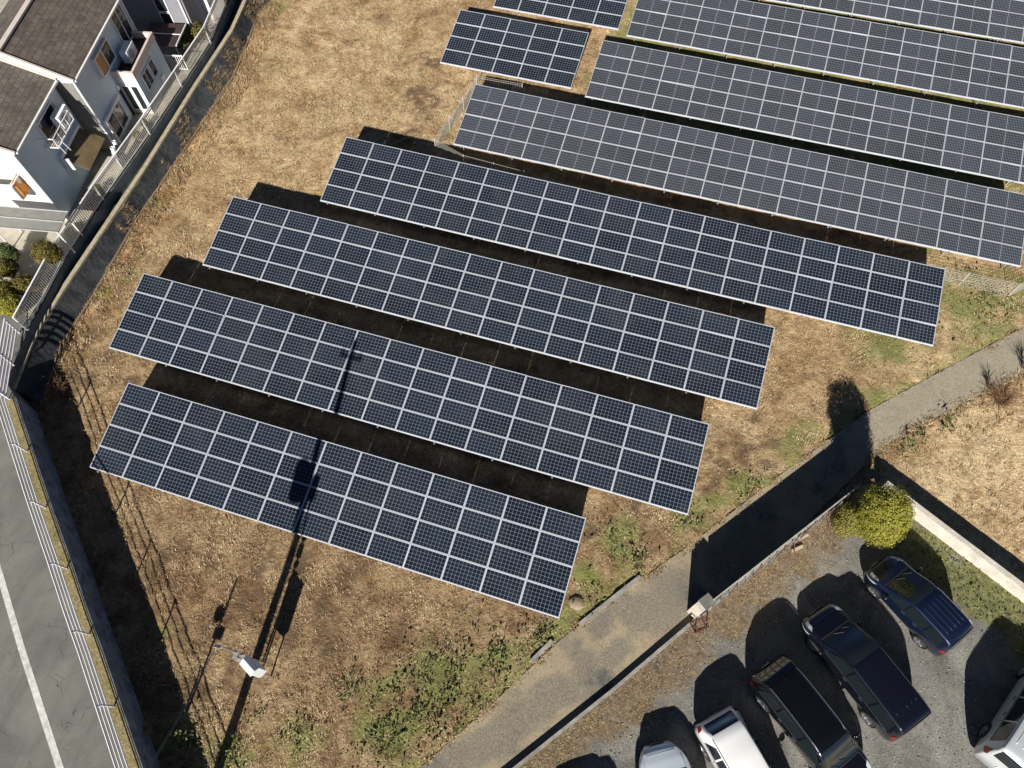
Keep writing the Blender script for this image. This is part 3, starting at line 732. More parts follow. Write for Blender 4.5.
def gable(u0, u1, ne, nr, nb, ze, zr, parent, m1, m2, wallm, sw, th=0.12):
    s1 = MB()
    for (na, za, nb_, zb) in ((ne, ze, nr, zr),):
        s1.hexa([hp(u0, na, za - th), hp(u1, na, za - th), hp(u1, nb_, zb - th), hp(u0, nb_, zb - th), hp(u0, na, za), hp(u1, na, za), hp(u1, nb_, zb), hp(u0, nb_, zb)])
    rf = s1.build("roof", m1, parent)
    s2 = MB(); s2.hexa([hp(u0, nr, zr - th), hp(u1, nr, zr - th), hp(u1, nb, ze - th), hp(u0, nb, ze - th), hp(u0, nr, zr), hp(u1, nr, zr), hp(u1, nb, ze), hp(u0, nb, ze)])
    s2.build("back_slope", m2, rf)
    b = MB(); b.beam(hp(u0 - .05, nr, zr + .04), hp(u1 + .05, nr, zr + .04), 0.26, 0.10); b.build("ridge_cap", M_barge, rf)
    for u in (u0 - 0.05, u1 + 0.05):
        for q0, q1 in ((hp(u, ne + .02, ze - .03), hp(u, nr + .003, zr - .01)), (hp(u, nr - .003, zr - .01), hp(u, nb, ze - .03))):
            b = MB(); b.beam(q0, q1, 0.10, 0.17); b.build("barge_board", M_barge, rf)
    b = MB(); b.beam(hp(u0, ne + .05, ze - .07), hp(u1, ne + .05, ze - .07), 0.11, 0.1); b.build("gutter", M_trim, rf)
    # gable wall infill under the roof
    w = MB(); wn = sw; d = 0.02
    w.poly = None
    pts0 = [hp(u0 + .06, wn, ZP), hp(u0 + .06, nb + .3, ZP), hp(u0 + .06, nb + .3, ze - .15), hp(u0 + .06, nr, zr - .16), hp(u0 + .06, wn, ze - .12 + (ne - wn) * (zr - ze) / (ne - nr) * 0.6)]
    pts1 = [p + HU * (u1 - u0 - .12) for p in pts0]
    n = len(w.v); w.v += [tuple(p) for p in pts0 + pts1]
    w.f += [(0, 1, 2, 3, 4), (9, 8, 7, 6, 5)] + [(i, (i + 1) % 5, 5 + (i + 1) % 5, 5 + i) for i in range(5)]; w.mi += [0] * 7
    wo = w.build("wall", [wallm, M_whitewall], parent)
    return rf, wo
def window(parent, u0, u1, n, z0, z1, glass=M_glass, fr=M_trim, mull=1, dep=0.06, name="window"):
    b = MB(); t = 0.055
    hbox(b, u0, u1, n - .05, n + dep, z1 - t, z1); hbox(b, u0, u1, n - .05, n + dep, z0, z0 + t)
    hbox(b, u0, u0 + t, n - .05, n + dep, z0 + t, z1 - t); hbox(b, u1 - t, u1, n - .05, n + dep, z0 + t, z1 - t)
    for k in range(mull):
        uc = u0 + (u1 - u0) * (k + 1) / (mull + 1); hbox(b, uc - .03, uc + .03, n - .04, n + dep * .7, z0 + t, z1 - t)
    f = b.build(name, fr, parent)
    g = MB(); hbox(g, u0 + t, u1 - t, n - .05, n + .012, z0 + t, z1 - t); g.build("pane", glass, f)
    return f

# upper (farther) house
HA = thing("house", "blue-grey house with brown tiled roof and dark terrace on its bay", "house", (0, 0, 0))
WA = -24.42
gable(28.0, 34.95, -24.2, -27.1, -30.0, 5.8, 7.25, HA, M_tile, M_tile2, M_stucco, WA)
def uz(px, py, n): return pl(px, py, n)
# box window with the orange curtain
u0, z0 = uz(93, 55, WA + .12); u1, z1 = uz(103, 28, WA + .12); ua, za = uz(101, 70, WA + .12)
UW0, UW1 = 30.2, 31.95
part("bay_window", M_trim, HA, (UW0, UW1, WA - .05, WA + .2, 5.2, 5.27), (UW0, UW1, WA - .05, WA + .2, 4.13, 4.2), (UW0, UW0 + .06, WA - .05, WA + .2, 4.2, 5.2), (UW1 - .06, UW1, WA - .05, WA + .2, 4.2, 5.2), (31.0, 31.06, WA + .1, WA + .21, 4.2, 5.2))
part("curtain", M_curtain, HA, (UW0 + .06, 31.0, WA - .04, WA + .15, 4.2, 5.2))
part("pane", M_glass, HA, (31.06, UW1 - .06, WA - .04, WA + .15, 4.2, 5.2))
# upper-floor terrace door
window(HA, 33.3, 34.65, WA, 3.6, 5.5, mull=1, name="terrace_door")
# downpipes and corner trims
b = MB(); b.tube([hp(28.1, WA + .06, ZP), hp(28.1, WA + .06, 5.6)], 0.05, 8); b.build("downpipe", M_trim, HA)
b = MB(); b.tube([hp(34.85, WA + .07, ZP), hp(34.85, WA + .07, 5.6)], 0.045, 8); b.build("downpipe", M_trim, HA)
part('side_shade_panel', mat('taupe_side_shade', (.20, .19, .175), .9, var=.12), HA, (28.025, 28.055, -25.4, WA - .02, ZP, 5.55))  # thin taupe panel over the stucco, the wall's shade put into its colour
# round vent
u, z = uz(117, 88, WA); b = MB(); b.lathe([(0.001, .12), (.13, .11), (.17, .05), (.18, 0), (.18, -.05)], Matrix.Translation(hp(u, WA, z)) @ HN.to_track_quat('Z', 'Y').to_matrix().to_4x4(), 16); b.build("vent_hood", M_ac, HA, True)
# ground floor sliding window with shutter box
part("shutter_box", M_trim, HA, (28.4, 30.5, WA, WA + .2, 2.72, 2.9))
window(HA, 28.6, 30.4, WA, 1.3, 2.7, mull=1)
part("window_sill", M_trim, HA, (28.4, 28.58, WA, WA + .2, 1.3, 2.715))
# ground floor bay with roof terrace
BU0, BU1, BN = 31.1, 34.45, -23.22
part("bay", M_stucco, HA, (BU0, BU1, WA - .05, BN, ZP, 3.45))
part("bay_side_wall", M_whitewall, HA, (BU0 - .03, BU0 - .003, WA + .02, BN - .05, ZP, 3.44))
part("terrace_floor", M_darkroof, HA, (BU0 + .1, BU1 - .1, WA + .02, BN - .1, 3.45, 3.5))
part("terrace_parapet", M_barge, HA, (BU0 - .04, BU0 + .09, WA, BN + .03, 3.452, 3.85), (BU1 - .09, BU1 + .04, WA, BN + .03, 3.452, 3.85), (BU0 + .09, BU1 - .09, BN - .1, BN + .03, 3.452, 3.85))
window(HA, 31.6, 32.5, BN, 2.2, 3.2); window(HA, 32.65, 33.25, BN, 2.2, 3.2, mull=0)
part("vent_grille", M_ac, HA, (33.2, 33.6, BN, BN + .05, 1.5, 1.85))
for k in range(2):
    part("side_window", M_trim, HA, (BU0 - .07, BU0 - .031, -24.25 + .5 * k, -23.83 + .5 * k, 1.4, 3.0))
    part("side_pane", M_glass, HA, (BU0 - .08, BU0 - .071, -24.2 + .5 * k, -23.88 + .5 * k, 1.45, 2.95))
part("door_recess", M_black, HA, (30.86, 31.0, WA - .04, WA + .06, ZP, 3.1))
def ac_unit(u, n, z, label, along=True):
    t = thing("ac_unit", label, "air conditioner", hp(u, n, z), math.atan2(HN.y, HN.x))
    b = MB(); b.box((0, 0, .36), (.42, 1.0, .68)); b.build("casing", M_ac, t)
    b = MB(); b.lathe([(0.001, .015), (.25, .015), (.26, 0)], Matrix.Translation((.211, -.1, .36)) @ Matrix.Rotation(R(90), 4, 'Y'), 18); b.build("fan_grille", M_grey, t)
    b = MB(); b.box((-.08, -.3, .015), (.3, .06, .03)); b.box((-.08, .3, .015), (.3, .06, .03)); b.build("foot", M_black, t)
    return t
ac_unit(32.7, -23.95, 3.5, "white air conditioner unit standing on the dark roof terrace of the upper house")

# lower (nearer) house
HB = thing("house", "blue-grey house with white sunlit gable wall and orange futon balcony", "house", (0, 0, 0))
WB = -25.35
gable(23.03, 27.94, -25.12, -28.1, -31.0, 5.8, 7.15, HB, M_tile2, M_tile2, M_stucco, WB)
part("gable_render", M_whitewall, HB, (23.05, 23.088, -31, WB - .02, ZP, 5.6))
b = MB(); b.tube([hp(23.02, WB + .03, ZP), hp(23.02, WB + .03, 5.65)], 0.05, 8); b.build("downpipe", M_trim, HB)
# balcony rack holding the unit
u, z = uz(58, 112, WB + .5)
part("window", M_trim, HB, (25.3, 25.38, WB - .05, WB + .05, 4.0, 5.5), (27.1, 27.18, WB - .05, WB + .05, 3.9, 5.3), (25.38, 27.1, WB - .05, WB + .05, 5.22, 5.3), (25.38, 27.1, WB - .05, WB + .05, 3.9, 3.98))
part("pane", M_glass, HB, (25.38, 27.1, WB - .05, WB + .02, 3.98, 5.22))
rk_ = MB()
for zz_ in (4.3, 4.85):
    rk_.beam(hp(24.9, WB + .75, zz_), hp(26.9, WB + .75, zz_), .04, .04)
    for uu in (24.9, 26.9): rk_.beam(hp(uu, WB, zz_), hp(uu, WB + .75, zz_), .04, .04)
for uu in (24.9, 25.4, 25.9, 26.4, 26.9): rk_.beam(hp(uu, WB + .75, 4.3), hp(uu, WB + .75, 4.85), .03, .03)
for k in range(6): rk_.beam(hp(24.9, WB + .1 + .12 * k, 4.3), hp(26.9, WB + .1 + .12 * k, 4.3), .03, .03)
rk_.beam(hp(24.95, WB + .75, 4.45), hp(24.55, WB + 1.25, 4.3), .025, .025); rk_.beam(hp(25.3, WB + .75, 4.35), hp(24.9, WB + 1.3, 4.2), .025, .025)
rk_.build("balcony_rack", M_trim, HB)
ac_unit(26.65, WB + .42, 4.33, "white air conditioner unit on the bracket rack of the lower house")
# lean-to canopy
cn = MB(); cn.hexa([hp(25.3, WB + .02, 3.1), hp(25.3, WB + 1.15, 2.4), hp(27.6, WB + 1.15, 2.4), hp(27.6, WB + .02, 3.1), hp(25.3, WB + .02, 3.14), hp(25.3, WB + 1.15, 2.44), hp(27.6, WB + 1.15, 2.44), hp(27.6, WB + .02, 3.14)])
cn.build("canopy", M_brown, HB)
part("canopy_wall", M_trim, HB, (25.2, 25.28, WB + .01, WB + .5, 2.5, 3.2))
cb = MB(); cb.beam(hp(25.25, WB + .08, 3.26), hp(27.6, WB + .08, 3.26), .2, .16); cb.build("canopy_flashing", M_ac, HB)
gc = MB()
for n_, u_ in ((WB + .35, 27.2), (WB + .75, 27.3)):
    pass
for i, (u_, n_) in enumerate(((26.95, WB + 1.75), (27.4, WB + 1.7))):
    g = thing("gas_cylinder", ("grey gas cylinder beside the lower house canopy, nearer the fence", "grey gas cylinder beside the lower house canopy, nearer the upper house wall")[i], "gas cylinder", hp(u_, n_, ZP), 0, "gas cylinders by the lower house")
    b = MB(); b.lathe([(.16, 0), (.18, .06), (.18, 1.0), (.13, 1.15), (.06, 1.22), (.06, 1.3), (.001, 1.31)], Matrix(), 16); b.build("tank", M_grey, g, True)
    b = MB(); b.lathe([(.1, 1.2), (.1, 1.36), (.08, 1.36)], Matrix(), 12); b.build("valve_guard", M_ac, g)
# southern balcony, futon, carport
part("balcony", M_whitewall, HB, (22.3, 23.04, -28.2, -25.95, 3.3, 3.42), (22.26, 22.33, -28.2, -25.95, 3.42, 4.25), (22.33, 23.04, -26.02, -25.95, 3.42, 4.25))
part("balcony_cap", M_trim, HB, (22.22, 22.37, -28.24, -25.9, 4.252, 4.3), (22.37, 23.04, -26.06, -25.9, 4.252, 4.3))
fu = MB(); rows_ = []
for k in range(9):
    s = k / 8; a = -0.1 + s * .2
    row = []
    for t in np.linspace(0, 1, 9):
        x = -26.35 + .33 * math.sin(0)  # along the cap
        du = 22.42 + 0.6 * s; ang = (t - .5) * 2
        nn = -25.98 + 0.1 * ang; zz_ = 4.35 - max(0, abs(ang) - .22) * 1.25
        row.append(hp(du, nn + (.03 * math.sin(du * 9) if abs(ang) > .3 else 0), zz_ + .01 * math.sin(du * 14)))
    rows_.append(row)
fu.grid(rows_); fo = fu.build("futon", M_futon, None, True); md = fo.modifiers.new("s", 'SOLIDIFY'); md.thickness = .07
tag(fo, "orange futon hung over the balcony parapet of the lower house", "futon")
cp = thing("carport", "grey flat carport roof on thin posts beside the white gable wall", "carport", hp(21.6, -26, ZP))
O = hp(21.6, -26, ZP)
b = MB(); b.hexa([hp(20.9, -24.0, 2.72) - O, hp(20.9, -27.6, 2.85) - O, hp(22.2, -27.6, 2.85) - O, hp(22.2, -24.0, 2.72) - O, hp(20.9, -24.0, 2.76) - O, hp(20.9, -27.6, 2.89) - O, hp(22.2, -27.6, 2.89) - O, hp(22.2, -24.0, 2.76) - O])
b.build("roof_panel", mat("grey_polycarbonate", (0.24, 0.235, 0.215), 0.5, var=0.15), cp)
b = MB()
for u_ in (20.9, 21.55, 22.2): b.beam(hp(u_, -23.98, 2.77) - O, hp(u_, -27.6, 2.90) - O, .03, .05)
b.build("roof_frame", M_grey, cp)
for (u_, n_) in ((21.0, -24.15), (22.1, -24.15), (21.0, -27.4), (22.1, -27.4)):
    b = MB(); b.tube([hp(u_, n_, ZP) - O, hp(u_, n_, 2.72) - O], .04, 8); b.build("post", M_trim, cp)
POT_TODO = []
POTS = [(88, 203, "clay plant pot with pinkish plant by the fence near the brown canopy"), (97, 188, "dark plant pot with green plant by the fence beside the brown canopy"), (131, 133, "small pot plant between fence and ground floor window of the upper house"), (139, 122, "grey tub with dark green plant by the bay of the upper house")]
for i, (a_, b_, lab) in enumerate(POTS):
    p = at(a_, b_, ZP + .45); p.x = interp(FENCE, p.y) - .32
    t = thing("potted_plant", lab, "plant", (p.x, p.y, ZP), 0, "pot plants along the terrace fence")
    b = MB(); b.lathe([(.001, 0), (.11, 0), (.16, .26), (.13, .26), (.12, .2), (.001, .2)], Matrix(), 14); b.build("pot", (mat("clay_pot", (.32, .13, .08), .8, var=.2), M_black, M_grey, M_grey)[i], t)
    POT_TODO.append((t, i))
# third house at the top edge
HC = thing("house", "lilac-grey house behind the dark yard, narrow windows in its shaded wall", "house", (0, 0, 0))
CU = 37.3
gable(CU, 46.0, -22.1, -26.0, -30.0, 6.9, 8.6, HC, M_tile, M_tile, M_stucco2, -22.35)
for (n0, n1, z0, z1) in ((-24.1, -23.4, 3.1, 4.3), (-24.1, -23.4, 2.15, 3.05)):
    part("window_frame", M_trim, HC, (CU, CU + .055, n0, n1, z0, z1))
    part("pane", M_glass, HC, (CU - .012, CU - .001, n0 + .06, n1 - .06, z0 + .06, z1 - .06))
b = MB(); b.tube([hp(CU - .05, -22.5, ZP), hp(CU - .05, -22.5, 6.7)], .05, 8); b.build("downpipe", M_trim, HC)
part("bay", M_whitewall, HC, (39.3, 41.5, -22.4, -21.95, ZP, 3.29))
# dark pergola and white gate between the houses
pg = thing("pergola", "dark brown flat pergola deck in the shaded gap between upper house and lilac house", "pergola", hp(35.6, -23.6, ZP))
O = hp(35.6, -23.6, ZP)
b = MB(); b.hexa([hp(34.95, -24.6, 2.6) - O, hp(36.9, -24.6, 2.6) - O, hp(36.9, -22.5, 2.6) - O, hp(34.95, -22.5, 2.6) - O, hp(34.95, -24.6, 2.66) - O, hp(36.9, -24.6, 2.66) - O, hp(36.9, -22.5, 2.66) - O, hp(34.95, -22.5, 2.66) - O]); b.build("deck", M_darkroof, pg)
b = MB(); b.beam(hp(34.95, -22.47, 2.66) - O, hp(36.9, -22.47, 2.66) - O, .05, .08); b.beam(hp(35.9, -24.6, 2.7) - O, hp(35.9, -22.5, 2.7) - O, .04, .04); b.build("edge_trim", M_trim, pg)
for (u_, n_) in ((35.0, -22.55), (36.8, -22.55), (35.0, -24.5), (36.8, -24.5)):
    b = MB(); b.tube([hp(u_, n_, ZP) - O, hp(u_, n_, 2.6) - O], .04, 6); b.build("post", M_black, pg)
gt = thing("garden_gate", "small white barred garden gate between the terrace fence and the upper house", "gate", hp(34.75, -22.9, ZP))
b = MB(); O = hp(34.75, -22.9, ZP)
for z in (.15, 1.05): b.beam(hp(34.75, -23.9, ZP + z) - O, hp(34.75, -22.3, ZP + z) - O, .05, .06)
for n_ in (-23.9, -22.3): b.beam(hp(34.75, n_, ZP + .1) - O, hp(34.75, n_, ZP + 1.1) - O, .05, .05)
b.build("gate_frame", M_trim, gt)
b = MB()
for k in range(13): b.beam(hp(34.75, -23.85 + k * .125, ZP + .15) - O, hp(34.75, -23.85 + k * .125, ZP + 1.05) - O, .03, .03)
b.build("bars", M_trim, gt)

# ------------------------------------------------------------ foliage helpers
def leaf_material(name, c1, c2, c3):
    k = NT(name); g = k.t.nodes.new("ShaderNodeNewGeometry")
    c = k.ramp(g.outputs["Random Per Island"], [(0.0, c1), (0.5, c2), (1.0, c3)])
    k.out(c, 0.8, None, spec=0.2); return k.m
M_leaf_gold = leaf_material("golden_conifer", (0.10, 0.10, 0.013), (0.225, 0.213, 0.030), (0.33, 0.305, 0.055))
M_leaf_olive = leaf_material("olive_shrub", (0.05, 0.045, 0.010), (0.13, 0.11, 0.025), (0.23, 0.18, 0.045))
M_leaf_green = leaf_material("dark_green_shrub", (0.03, 0.045, 0.012), (0.07, 0.10, 0.03), (0.13, 0.16, 0.05))
M_weed = leaf_material("weed_leaves", (0.035, 0.045, 0.014), (0.11, 0.13, 0.042), (0.25, 0.25, 0.095))
M_bark = mat("bark", (0.09, 0.065, 0.045), 0.9, var=0.3)
def blade_material(name, c1, c2, c3):
    k = NT(name); g = k.t.nodes.new("ShaderNodeNewGeometry")
    c = k.ramp(g.outputs["Random Per Island"], [(0.0, c1), (0.5, c2), (1.0, c3)])
    c = k.mix(1.0, c, k.ramp(k.noise(0.55, 5, 0.7, 0.8), [(0.36, (1.08, 1.08, 1.08)), (0.5, (0.92, 0.9, 0.88)), (0.66, (0.56, 0.49, 0.43))]), 'MULTIPLY')
    k.out(c, 0.85, None, spec=0.15); return k.m
M_blade = blade_material("dry_blades", (0.20, 0.13, 0.068), (0.46, 0.345, 0.195), (0.72, 0.595, 0.385))
M_blade_r = leaf_material("rust_blades", (0.15, 0.085, 0.04), (0.34, 0.23, 0.12), (0.58, 0.45, 0.26))
def leaf_quad(b, p, nrm, s, r):
    nrm = nrm.normalized(); a = nrm.cross(Vector((r.uniform(-1, 1), r.uniform(-1, 1), r.uniform(-1, 1)))).normalized(); c = nrm.cross(a)
    l = s * r.uniform(.6, 1.3); w = s * r.uniform(.35, .7)
    b.face([p - a * l, p + c * w + nrm * s * .2, p + a * l, p - c * w + nrm * s * .2])
def crown(b, c, rad, n, s, r, seed, squash=1.0, lump=0.22, fill=0.45):
    for _ in range(n):
        d = Vector((r.gauss(0, 1), r.gauss(0, 1), r.gauss(0, 1))).normalized()
        k = 1 + lump * noise.noise(d * 2.6 + Vector((seed, 0, 0))) + lump * .6 * noise.noise(d * 6 + Vector((seed, 4, 0)))
        q = (fill + (1 - fill) * r.random() ** .4) * k
        p = c + Vector((d.x * rad * q, d.y * rad * q, d.z * rad * q * squash))
        nn = d + Vector((r.uniform(-.7, .7), r.uniform(-.7, .7), r.uniform(-.4, .9)))
        leaf_quad(b, p, nn, s, r)
def tree(name, label, cat, base, lobes, leafm, n, s, r, group=None, h=1.0, fill=.45):
    t = thing(name, label, cat, base, 0, group)
    b = MB(); tops = [Vector(l[0]) for l in lobes]
    b.tube([(0, 0, -.1), (0, 0, h * .5), (tops[0].x * .6, tops[0].y * .6, tops[0].z)], .09 * h ** .3, 8, r2=.03)
    for tp in tops: b.tube([(0, 0, h * .4), (tp.x * .8, tp.y * .8, tp.z * .9)], .035, 5, r2=.012)
    b.build("trunk", M_bark, t)
    f = MB()
    for i, (c, rad, sq) in enumerate(lobes): crown(f, Vector(c), rad, int(n * rad * rad), s, r, i * 7.3 + base[0], sq, fill=fill)
    f.build("crown", leafm, t, fix=False)
    return t
r2 = random.Random(11)
tb = gnd(851, 534, .15)
tree("golden_conifer", "tall golden green rounded conifer at the alley corner above the blue wagon", "tree", tb, [((.2, 0, 2.6), .92, 1.2), ((.3, -.3, 2.2), .75, 1.3), ((0, .1, 3.25), .92, 1.0), ((.25, .1, 1.7), .7, 1.3), ((.1, .1, 1.0), .5, 1.3)], M_leaf_gold, 13000, .038, r2, "golden conifers at the alley corner", 2.4)
tb2 = gnd(840, 526, .15)
tree("golden_conifer", "smaller paler golden conifer left of the tall one, nearer the kerb", "tree", tb2, [((0, 0, 1.05), .6, 1.35), ((-.15, -.3, .9), .5, 1.3), ((.05, .1, 1.5), .42, 1.2)], leaf_material("pale_conifer", (0.085, 0.08, 0.016), (0.20, 0.18, 0.042), (0.30, 0.265, 0.075)), 15000, .034, r2, "golden conifers at the alley corner", 1.2)
SHR = [(45, 252, 1.0, .62, M_leaf_olive, "round olive clipped shrub standing alone on the yard paving by the fence"), (25, 285, .6, .55, M_leaf_olive, "flat olive shrub below the round clipped one, touching the fence"),
       (9, 305, .7, .6, M_leaf_gold, "brightest yellow shrub by the end of the picket fence"), (2, 268, .8, .5, M_leaf_olive, "small olive shrub at the photo edge beside dark yard shade"), (4, 252, 1.1, .5, M_leaf_green, "dark green shrub at the photo edge beside the carport"), (0, 290, .8, .6, M_leaf_olive, "shrub in shade at the photo edge behind the yellow one")]
for px, py, h, rad, m, lab in SHR:
    p = at(px, py, ZP + h); tree("clipped_shrub", lab, "shrub", (p.x, p.y, ZP), [((0, 0, h), rad, .95), ((.15, .1, h * .8), rad * .8, .9)], m, 9000, .045, r2, "shrubs in the house yard", h)
for t, i in POT_TODO:
    f = MB(); crown(f, Vector((0, 0, .45)), .24, 420, .045, r2, i * 3.0, 1.1, .4, .2)
    f.build("leaves", (leaf_material("pink_plant", (.10, .03, .05), (.30, .12, .16), (.5, .3, .32)), M_leaf_green, M_leaf_olive, M_leaf_green)[i], t, fix=False)
# plants in front of the third house
for px, py, lab in ((196, 32, "straggly pale garden plant against the lilac house wall"), (180, 40, "bluish garden plant between pergola and terrace fence")):
    p = at(px, py, ZP + .8); t = thing("garden_plant", lab, "plant", (p.x, p.y, ZP)); f = MB(); 
    crown(f, Vector((0, 0, .8)), .55, 900, .07, r2, px, 1.0, .5, .2); f.build("leaves", M_leaf_green if px == 180 else M_leaf_olive, t, fix=False)
    b = MB(); b.tube([(0, 0, -.05), (.03, .02, .9)], .03, 5); b.build("stem", M_bark, t)

# ------------------------------------------------------------ grass, weeds, twigs (uncountable)
PANELROWS = [(-21.6, 5.3, 21.8), (-24.2, 11, 28.5), (-22.2, 16.7, 28.5), (-18.2, 22.4, 31.8), (-12.5, 28.2, 30), (-6.5, 34.2, 30), (-5.3, 39.9, 30), (-4.3, 45.7, 30), (-15.9, 34.9, 8.4), (-14.1, 40.9, 8.4)]
def under_panel(x, y):
    for a, b, l in PANELROWS:
        if a + .3 < x < a + l - .3 and b + .3 < y < b + 3.7: return True
    return False
def west_limit(x, y):
    if y > 7.5: return x > interp(FOOT, y) + .06
    for i in range(len(WTOP) - 1):
        a, b = WTOP[i], WTOP[i + 1]
        if a.y >= y >= b.y: return x > a.x + (b.x - a.x) * (y - a.y) / (b.y - a.y) + .3
    return False
VIEW = [at(*q, 0) for q in ((-40, -30), (1060, -30), (1060, 800), (-40, 800))]
def is_field(x, y):
    return inpoly(x, y, VIEW) and west_limit(x, y) and not inpoly(x, y, ALLEY) and not inpoly(x, y, LOTP) and not under_panel(x, y)
r3 = random.Random(5)
def blades(n, lo, hi, wd_, test, hmin, hmax, lean):
    b = MB(); c = 0
    while c < n:
        x = r3.uniform(*lo); y = r3.uniform(*hi)
        if not test(x, y): continue
        k = 0.5 + 0.5 * fbm(x, y, 0.35, 3, 12.0)
        if r3.random() > 0.35 + k * .8: continue
        if x > 12 and y < 26 and r3.random() < .55: continue
        if any((x - p.x) ** 2 + (y - p.y) ** 2 < (r * .7) ** 2 for p, r in DS) and r3.random() < .7: continue
        if fbm(x, y, 0.55, 4, 77.0) > .18 and r3.random() < .7: continue
        a0 = 2.2 * fbm(x, y, 0.25, 2, 40.0) * math.pi
        for _ in range(r3.randint(3, 6)):
            a = a0 + r3.gauss(0, 1.0); L = r3.uniform(hmin, hmax); ln_ = r3.uniform(*lean)
            px_ = x + r3.gauss(0, .06); py_ = y + r3.gauss(0, .06); z = zg(px_, py_) - .03
            d = Vector((math.cos(a), math.sin(a), 0)); s = Vector((-d.y, d.x, 0)) * wd_ * r3.uniform(.6, 1.4)
            p = Vector((px_, py_, z)); m = p + d * L * ln_ * .45 + Vector((0, 0, L * (1 - ln_ * .5) * .62)); e = p + d * L * ln_ + Vector((0, 0, L * (1 - ln_) * .8 + .03))
            i = len(b.v); b.v += [tuple(p - s), tuple(p + s), tuple(m + s * .8), tuple(m - s * .8), tuple(e)]
            b.f += [(i, i + 1, i + 2, i + 3), (i + 3, i + 2, i + 4)]; b.mi += [0, 0]
        c += 1
    return b
o = blades(52000, (-29, 21), (-6, 53), .0095, is_field, .08, .26, (.45, 1.0)).build("dry_grass", M_blade, fix=False)
tag(o, "dry straw coloured grass over the whole field around the arrays", "grass", None, "stuff")
def near_foot(x, y): return is_field(x, y) and (segdist(x, y, FOOT) < 1.3 or (x > 13.5 and 18 < y < 24 and segdist(x, y, ANEAR) < 1.6))
o = blades(1500, (-29, 20), (7, 38), .012, near_foot, .18, .45, (.4, .95)).build("rusty_grass", M_blade_r, fix=False)
tag(o, "taller rust brown dead grass along foot of the embankment and alley corner", "grass", None, "stuff")
def on_edge(x, y):
    if not inpoly(x, y, VIEW): return False
    if y < 27 and x > -5 and segdist(x, y, AFAR) < .08 + .22 * fbm(x, y, .8, 3, 3.0): return True
    if x > 11.2 and y > 15.5 and segdist(x, y, ANEAR) < .25: return True
    return x < -25 and y > 7.8 and segdist(x, y, FOOT) < .22 + .25 * max(0, fbm(x, y, .5, 3, 6.0))
o = blades(2600, (-31, 20), (-3, 40), .011, on_edge, .12, .34, (.5, 1.0)).build("edge_grass", M_blade_r, fix=False)
tag(o, "ragged dead grass creeping over the alley edges and embankment foot", "grass", None, "stuff")
bb = MB(); cnt = 0
while cnt < 900:
    y = r3.uniform(17.5, 39); l_ = interp(LEDGE, y) + .1; f_ = interp(FOOT, y) if y < 37 else l_ + .9; t_ = r3.random()
    x = l_ + (f_ - l_) * t_
    if fbm(x, y, .45, 3, 15.0) < .02 + .25 * (1 - t_) - (y - 20) * .012: continue
    z = .62 + (zg(f_, y) - .68) * t_ ** .8
    for _ in range(5):
        a_ = r3.gauss(-.4, 1.1); L = r3.uniform(.15, .45); d = Vector((math.cos(a_), math.sin(a_), 0)); sd_ = Vector((-d.y, d.x, 0)) * .012
        p = Vector((x + r3.gauss(0, .08), y + r3.gauss(0, .08), z - .03)); e = p + d * L * .7 + Vector((0, 0, L * .35)); i = len(bb.v)
        bb.v += [tuple(p - sd_), tuple(p + sd_), tuple(e)]; bb.f.append((i, i + 1, i + 2)); bb.mi.append(0)
    cnt += 1
o = bb.build("bank_grass", M_blade_r, fix=False); tag(o, "dead brown grass hanging over the dark embankment near the upper house", "grass", None, "stuff")
vb = MB(); cnt = 0
while cnt < 2600:
    q = kpoint(r3.random()) + wd * (.2 + abs(r3.gauss(0, .75)))
    if not inpoly(q.x, q.y, VIEW) or fbm(q.x, q.y, 1.1, 3, 33.0) < -.08: continue
    for _ in range(4):
        a_ = r3.uniform(0, 6.28); L = r3.uniform(.06, .2); d = Vector((math.cos(a_), math.sin(a_), 0)); sd_ = Vector((-d.y, d.x, 0)) * .008
        p = Vector((q.x + r3.gauss(0, .06), q.y + r3.gauss(0, .06), 0)); p.z = zg(p.x, p.y) + LOT_DZ - .01; e = p + d * L * .75 + Vector((0, 0, L * .35)); i = len(vb.v)
        vb.v += [tuple(p - sd_), tuple(p + sd_), tuple(e)]; vb.f.append((i, i + 1, i + 2)); vb.mi.append(0)
    cnt += 1
o = vb.build("verge_grass", M_blade_r, fix=False); tag(o, "thin dead grass on the brown verge between kerb and gravel lot", "grass", None, "stuff")
wb = MB()
WEEDS = [(455, 680, 2.0, 1500), (410, 715, 1.7, 1300), (500, 655, 1.0, 700), (375, 745, 1.2, 500), (540, 636, .6, 350), (615, 540, 1.2, 260), (590, 590, .8, 200), (905, 446, .5, 220), (925, 434, .5, 240), (945, 423, .5, 220), (690, 515, .9, 350), (745, 485, .9, 300), (905, 300, 3.0, 500), (970, 305, 2.2, 500), (230, 755, .7, 250), (300, 735, .8, 260), (185, 740, .6, 250), (255, 715, .5, 100), (350, 690, .8, 200), (635, 560, .6, 250), (150, 205, .5, 90), (1000, 310, 1.0, 300), (860, 460, .8, 200)]
for px, py, rad, n in WEEDS:
    c = gnd(px, py)
    for _ in range(int(n * .65)):
        x = c.x + r3.gauss(0, rad * .5); y = c.y + r3.gauss(0, rad * .5)
        if not is_field(x, y) or fbm(x, y, 1.4, 3, 55.0) < -.1: continue
        hh = .28 + .5 * max(0, fbm(x, y, 1.2, 2, 66.0) * 2)
        leaf_quad(wb, Vector((x, y, zg(x, y) + hh * r3.random() ** 1.3)), Vector((r3.uniform(-.8, .8), r3.uniform(-.8, .8), 1)), r3.uniform(.035, .085), r3)
lw = 0
